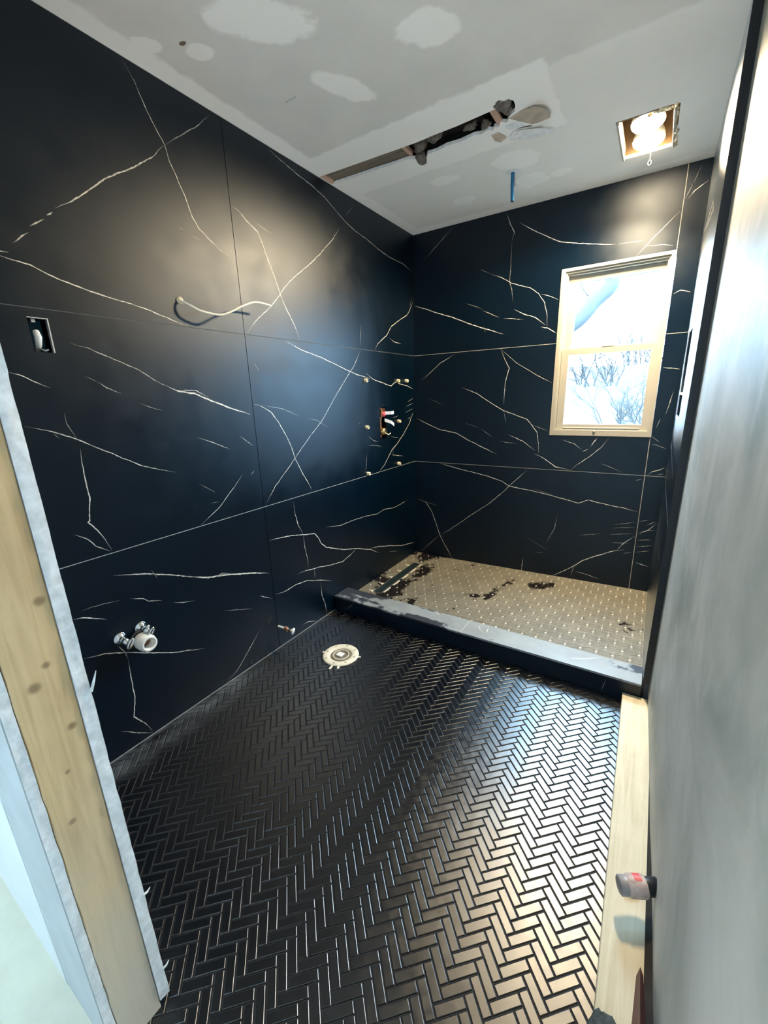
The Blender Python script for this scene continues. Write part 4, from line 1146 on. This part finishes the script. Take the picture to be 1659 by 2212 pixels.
# shower valve
sv = empty('shower_valve', (0, -.47, 1.15)); tag(sv, 'copper shower valve rough-in with white tags in a slot of the left wall', 'shower valve')
y0, y1, z0, z1 = HOLE_VALVE
mb = MB(); mb.add([(-.0095,y0,z0),(-.0095,y1,z0),(-.0095,y1,z1),(-.0095,y0,z1),(-.075,y0,z0),(-.075,y1,z0),(-.075,y1,z1),(-.075,y0,z1)], [(4,7,6,5),(0,4,5,1),(1,5,6,2),(2,6,7,3),(3,7,4,0)]); mb.build('recess', M_CAVITY, sv)
mb = MB(); mb.tube([(-.028,-.472,1.05),(-.028,-.472,1.258)], .014, 12); mb.build('riser', M_COPPER, sv)
mb = MB(); mb.bbox(-.045, .008, -.500, -.445, 1.195, 1.255, .006); mb.build('valve_body', M_COPPER, sv)
mb = MB(); mb.lathe((-.01,-.475,1.215), (1,0,0), [(0,.02),(.025,.018),(.028,.010),(.028,0)], 14); mb.build('stem', plain('red_pink_plastic', (.55,.08,.12), .4), sv)
mb = MB(); mb.lathe((-.02,-.470,1.095), (1,0,0), [(0,.026),(.03,.025),(.034,.018),(.034,0)], 16); mb.build('diverter', plain('brass', (.72,.48,.20), .35, 1.0), sv)
mb = MB(); mb.tube([(.010,-.468,1.085),(.03,-.452,1.070),(.034,-.430,1.080)], .004, 7); mb.build('brass_clip', plain('brass2', (.78,.62,.36), .35, .8), sv)
for (y, z, dy, dz) in ((-.468, 1.222, .05, .002), (-.472, 1.175, .055, -.035)):
    mb = MB(); p = [(.012,y,z),(.05,y+dy*.5,z+dz*.5),(.055,y+dy,z+dz)]
    vs = []
    for q in p: vs += [(q[0],q[1],q[2]-.011),(q[0],q[1],q[2]+.011),(q[0]+.003,q[1],q[2]-.011),(q[0]+.003,q[1],q[2]+.011)]
    fs = []
    for k in range(2):
        a = 4*k; fs += [(a,a+1,a+5,a+4),(a+2,a+6,a+7,a+3),(a,a+4,a+6,a+2),(a+1,a+3,a+7,a+5)]
    fs += [(0,2,3,1),(8,9,11,10)]
    mb.add(vs, fs); o = mb.build('tag', plain('pale_blue_tag', (.72,.78,.90), .4, var=.03), sv); flip_fix(o); o['label'] = 'white plastic tag'

# drain stub and two stop valves under the future basin
dp = empty('drain_stub', (0, -2.312, .44)); tag(dp, 'white plastic drain pipe stub low on the left wall', 'drain pipe')
mb = MB(); mb.lathe((-.008,-2.310,.445), (1,0,0), [(0,.031),(.012,.031),(.012,.036),(.03,.036)], 24); o = mb.build('sleeve', plain('grey_sleeve', (.10,.10,.11), .5), dp)
mb = MB(); mb.lathe((.02,-2.310,.445), (1,0,0), [(0,.030),(.012,.034),(.045,.034),(.048,.030),(.062,.030),(.062,.021),(.025,.0205)], 28); mb.build('pipe', M_PVC, dp)
mb = MB(); mb.lathe((.046,-2.310,.445), (1,0,0), [(0,.0),(0,.0208)], 20); mb.build('bore', M_PIPEIN, dp)
def stop_valve(y, z, label, hdir):
    e = empty('stop_valve', (0, y, z)); tag(e, label, 'valve', 'chrome stop valves beside the drain stub')
    mb = MB(); mb.lathe((0,y,z), (1,0,0), [(0,.024),(.003,.024),(.008,.012),(.010,.009)], 20); mb.build('escutcheon', M_CHROME, e)
    mb = MB(); mb.lathe((0,y,z), (1,0,0), [(.006,.008),(.022,.008),(.022,.012),(.046,.012),(.048,.009),(.056,.009),(.056,0)], 16); mb.build('valve_body', M_CHROME, e)
    hy, hz = hdir
    mb = MB(); mb.lathe((.036,y,z), (0.25,hy,hz), [(.0,.008),(.020,.008),(.022,0)], 12); mb.build('outlet', M_CHROME, e)
    mb = MB()
    c = Vector((.062, y+.004, z-.004)); ax = Vector((1,.25,-.25)).normalized()
    vs = []; fs = []; n = 18
    a_ = ax.cross(Vector((0,.5,1))).normalized(); b_ = a_.cross(ax)
    for (d, s_) in ((-.004,.75),(0,1.0),(.005,1.0),(.008,.78),(.0085,0.01)):
        for k in range(n):
            an = 2*math.pi*k/n; vs.append(c+ax*d+(a_*.013*math.cos(an)+b_*.023*math.sin(an))*s_)
    for i in range(4):
        for k in range(n): fs.append((i*n+k,(i+1)*n+k,(i+1)*n+(k+1)%n,i*n+(k+1)%n))
    mb.add(vs, fs, 0, True); o = mb.build('handle', M_CHROME, e); flip_fix(o); o['label'] = 'oval chrome handle'
stop_valve(-2.372, .478, 'chrome stop valve on the left of the white drain stub', (.2,-.9))
stop_valve(-2.292, .484, 'chrome stop valve just above the white drain stub', (.5,.8))

# toilet supply stub
ts = empty('supply_valve', (0, -1.60, .125)); tag(ts, 'small toilet supply valve on the left wall above the floor edge', 'valve')
mb = MB(); mb.tube([(-.008,-1.607,.130),(.045,-1.602,.126)], .0065, 10); mb.build('pipe', M_PVC, ts)
mb = MB(); mb.lathe((.045,-1.602,.126), (1,.1,-.06), [(0,.007),(0,.013),(.018,.013),(.018,.008)], 6, smooth=False); mb.build('nut', M_COPPER, ts)
mb = MB(); mb.lathe((.063,-1.600,.125), (1,.1,-.1), [(0,.008),(.022,.0075),(.022,.010),(.03,.010),(.03,0)], 12); mb.build('valve_body', plain('satin_nickel', (.62,.58,.50), .35, .7), ts)
mb = MB(); mb.lathe((.085,-1.592,.118), (1,.5,-.3), [(0,.006),(.004,.017),(.010,.019),(.014,.016),(.015,0)], 16); o = mb.build('handle', M_WHITEPLASTIC, ts); o['label'] = 'white round handle'

# ------------------------------------------------------------------ toilet flange
tf = empty('toilet_flange', (.347, -1.502, 0)); tag(tf, 'cream toilet flange ring on the black herringbone floor', 'toilet flange')
c = (.347,-1.502,0)
mb = MB(); mb.lathe(c, (0,0,1), [(.0005,.060),(.0005,.097),(.006,.097),(.009,.093),(.010,.070),(.007,.062),(.004,.057),(-.0015,.056)], 40); mb.build('ring', plain('cream_flange', (.78,.72,.58), .45, var=.05), tf)
mb = MB(); mb.lathe(c, (0,0,1), [(.0030,.0),(.0032,.056)], 30); mb.build('bore', plain('flange_inside', (.17,.15,.11), .6), tf)
mb = MB(); mb.lathe(c, (0,0,1), [(.003,.046),(.007,.046),(.007,.038),(.003,.038)], 30); mb.build('inner_ring', plain('cream_inner', (.55,.50,.38), .5), tf)
mb = MB(); mb.bbox(.325, .362, -1.520, -1.485, .003, .010, .002); mb.build('knockout_tab', M_PVC, tf)
for k in range(8):
    a = k*math.pi/4+.2
    mb = MB(); mb.lathe((c[0]+.080*math.cos(a), c[1]+.080*math.sin(a), .0094), (0,0,1), [(0,.0065),(.0016,.0055),(.002,0)], 10); mb.build('screw_boss', plain('boss', (.50,.45,.34), .5) if k == 0 else bpy.data.materials['boss'], tf)
for a, l in ((.35,.014),(3.4,.012),(4.9,.03),(5.25,.02)):
    mb = MB(); mb.bbox(-.006,.006,.092,.096+l,.0006,.005,.001)
    ca, sa = math.cos(a-math.pi/2), math.sin(a-math.pi/2)
    mb.v = [(c[0]+x*ca-y*sa, c[1]+x*sa+y*ca, z) for x, y, z in mb.v]
    mb.build('ear', bpy.data.materials['cream_flange'], tf)

# ------------------------------------------------------------------ bottom plate, pipe stub and debris on the right
pl = MB()
n = 30; vs = []; fs = []
for i in range(n+1):
    y = -1.128 - (2.86-1.128)*i/n
    f_ = (y+1.1)/(-1.2)
    xl = 1.643+.021*f_ + .0006*noise.noise(Vector((y*9, 1, 1))); xr = 1.742+.026*f_
    zt = .038 + .0006*noise.noise(Vector((y*6, 2, 1)))
    vs += [(xl, y, -.001), (xl, y, zt-.002), (xl+.002, y, zt), (xr, y, zt), (xr, y, -.001)]
for i in range(n):
    for k in range(5):
        a, b = 5*i+k, 5*i+(k+1) % 5
        fs.append((a, b, b+5, a+5))
fs += [(4,3,2,1,0), tuple(range(5*n, 5*n+5))]
pl.add(vs, fs); o = pl.build('floor_plate', M_PLATE); flip_fix(o)
tag(o, 'pale wooden bottom plate lying along the foot of the plaster wall', 'timber')
ps = empty('capped_pipe', (1.765, -2.0, .118)); tag(ps, 'short capped pipe with a red mark sticking out low from the plaster wall', 'pipe')
p0 = Vector((1.768, -2.000, .118)); p1 = Vector((1.682, -2.042, .112)); ax = (p1-p0)
mb = MB(); mb.lathe(p0, ax, [(0,0),(0,.021),(.03,.021)], 18); mb.build('black_section', M_BLACKTRIM, ps)  # black stretch where the pipe leaves the wall
mb = MB(); mb.lathe(p0+ax*.30, ax, [(0,.023),(.004,.026),(.040,.026),(.044,.022)], 18); mb.build('pipe', plain('grimy_pvc', (.50,.38,.34), .5, var=.3, scale=60), ps)
mb = MB(); mb.lathe(p0+ax*.75, ax, [(0,.022),(.018,.0225),(.021,.019),(.0215,0)], 18); mb.build('cap', plain('grey_cap', (.30,.27,.27), .4, var=.2), ps)
mb = MB(); nn = 5; axn = ax.normalized(); up_ = Vector((0,0,1)); sd = axn.cross(up_).normalized(); vs = []
for i in range(nn):
    an = -.2+.9*i/(nn-1)
    for l in (.012,.030): vs.append(p0+ax*.30+axn*l+(up_*math.cos(an)+sd*math.sin(an))*.0264)
mb.add(vs, [(2*i,2*i+1,2*i+3,2*i+2) for i in range(nn-1)]); mb.build('red_mark', M_REDTAG, ps)
mb = MB(); mb.tube([(1.735,-1.985,.044),(1.715,-1.99,.050),(1.70,-1.995,.046)], .004, 6); mb.build('caulk_smear', M_BEIGE, ps)

sh = MB()
sh.add([(1.737,-2.170,.040),(1.749,-2.170,.040),(1.749,-2.172,.056),(1.741,-2.172,.078), (1.722,-2.45,.040),(1.768,-2.45,.040),(1.768,-2.45,.062),(1.742,-2.45,.130)],
       [(0,3,2,1),(4,5,6,7),(0,4,7,3),(1,2,6,5),(3,7,6,2),(0,1,5,4)])
o = sh.build('wood_shim', M_REDWOOD); flip_fix(o); tag(o, 'dark red tapered shim standing against the plaster wall at the bottom edge', 'shim')
mb = MB(); lump(mb, (1.683,-2.335,.060), .032, 4.0, (.9,1.5,.8), 26, 18, .5); o = mb.build('mortar_lump', M_RUBBLE); tag(o, 'dark crumbly lump on the wooden plate beside the red shim', 'rubble')

# ------------------------------------------------------------------ outside the window
g = MB(); n = 20; vs = []; fs = []
for i in range(n+1):
    y = .6 + 24*i/n
    z = -.9 + 2.6*min(1, max(0, (y-1.5)/5)) + .1*(y/10)
    for j in range(13):
        x = -9+20*j/12; vs.append((x, y, z+.12*noise.noise(Vector((x, y, 2)))))
for i in range(n):
    for j in range(12):
        a = i*13+j; fs.append((a, a+1, a+14, a+13))
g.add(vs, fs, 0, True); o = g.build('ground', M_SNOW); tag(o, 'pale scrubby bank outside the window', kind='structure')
def grow(mb, p, d, L, r, depth, rr, spread=.6):
    n = 3; pts = [p]; q = p.copy(); dd = d.copy()
    for k in range(n):
        dd = (dd + Vector((rr.uniform(-1,1), rr.uniform(-1,1), rr.uniform(-.5,.8)))*.22).normalized()
        q = q + dd*(L/n); pts.append(q.copy())
    mb.tube(pts, [r*(1-.5*k/n) for k in range(n+1)], 4, caps=False, smooth=False)
    if depth == 0: return
    for k in range(rr.choice((2,3,3))):
        b = pts[rr.choice((1,2,3))]
        nd = (dd + Vector((rr.uniform(-1,1), rr.uniform(-1,1), rr.uniform(-.6,.8)))*spread*1.6).normalized()
        grow(mb, b.copy(), nd, L*rr.uniform(.55,.8), r*.6, depth-1, rr, spread)
def gz(x, y): return -.9 + 2.6*min(1, max(0, (y-1.5)/5)) + .1*(y/10)
shrubs = [(.38,3.1,.62,'nearest bare twiggy shrub behind the left half of the lower pane'), (1.38,4.4,.66,'bare twiggy shrub behind the right half of the lower pane'),
          (.62,5.9,.62,'bare shrub in the middle distance just below the meeting rail'), (1.15,7.7,.7,'farthest bare shrub up the bank beyond the window')]
for i, (x, y, h, lab) in enumerate(shrubs):
    rr = random.Random(100+i); mb = MB()
    e = empty('bare_shrub', (x, y, gz(x,y)-.1)); tag(e, lab, 'shrub', 'bare shrubs outside the window')
    for k in range(15):
        grow(mb, Vector((x+rr.uniform(-.35,.35), y+rr.uniform(-.1,.1), gz(x,y)-.12)), Vector((rr.uniform(-.55,.55), rr.uniform(-.25,.25), 1)).normalized(), h*rr.uniform(.6,.95), .014, 4, rr, .6)
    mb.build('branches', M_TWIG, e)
tr_ = empty('bare_tree', (-.9, 5.2, -.3)); tag(tr_, 'pale bare tree whose thick limb crosses the upper pane', 'tree')
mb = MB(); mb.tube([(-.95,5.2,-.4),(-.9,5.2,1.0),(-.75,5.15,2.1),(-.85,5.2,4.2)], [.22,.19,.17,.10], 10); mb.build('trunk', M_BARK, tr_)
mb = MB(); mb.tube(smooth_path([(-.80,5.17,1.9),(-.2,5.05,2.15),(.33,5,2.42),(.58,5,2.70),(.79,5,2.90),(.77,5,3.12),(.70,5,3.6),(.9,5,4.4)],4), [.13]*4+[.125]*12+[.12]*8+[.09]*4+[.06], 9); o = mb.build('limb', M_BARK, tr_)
for k in range(7):
    rr = random.Random(50+k); mb = MB(); b = [(.33,5,2.42),(.58,5,2.7),(.79,5,2.9),(.77,5,3.12),(.0,5.05,2.25),(.70,5,3.5),(.45,5,2.55)][k]
    grow(mb, Vector(b), Vector((rr.uniform(-.8,.3), rr.uniform(-.3,.3), rr.uniform(.2,1))).normalized(), .45, .014, 2, rr); mb.build('branch', M_TWIG, tr_)
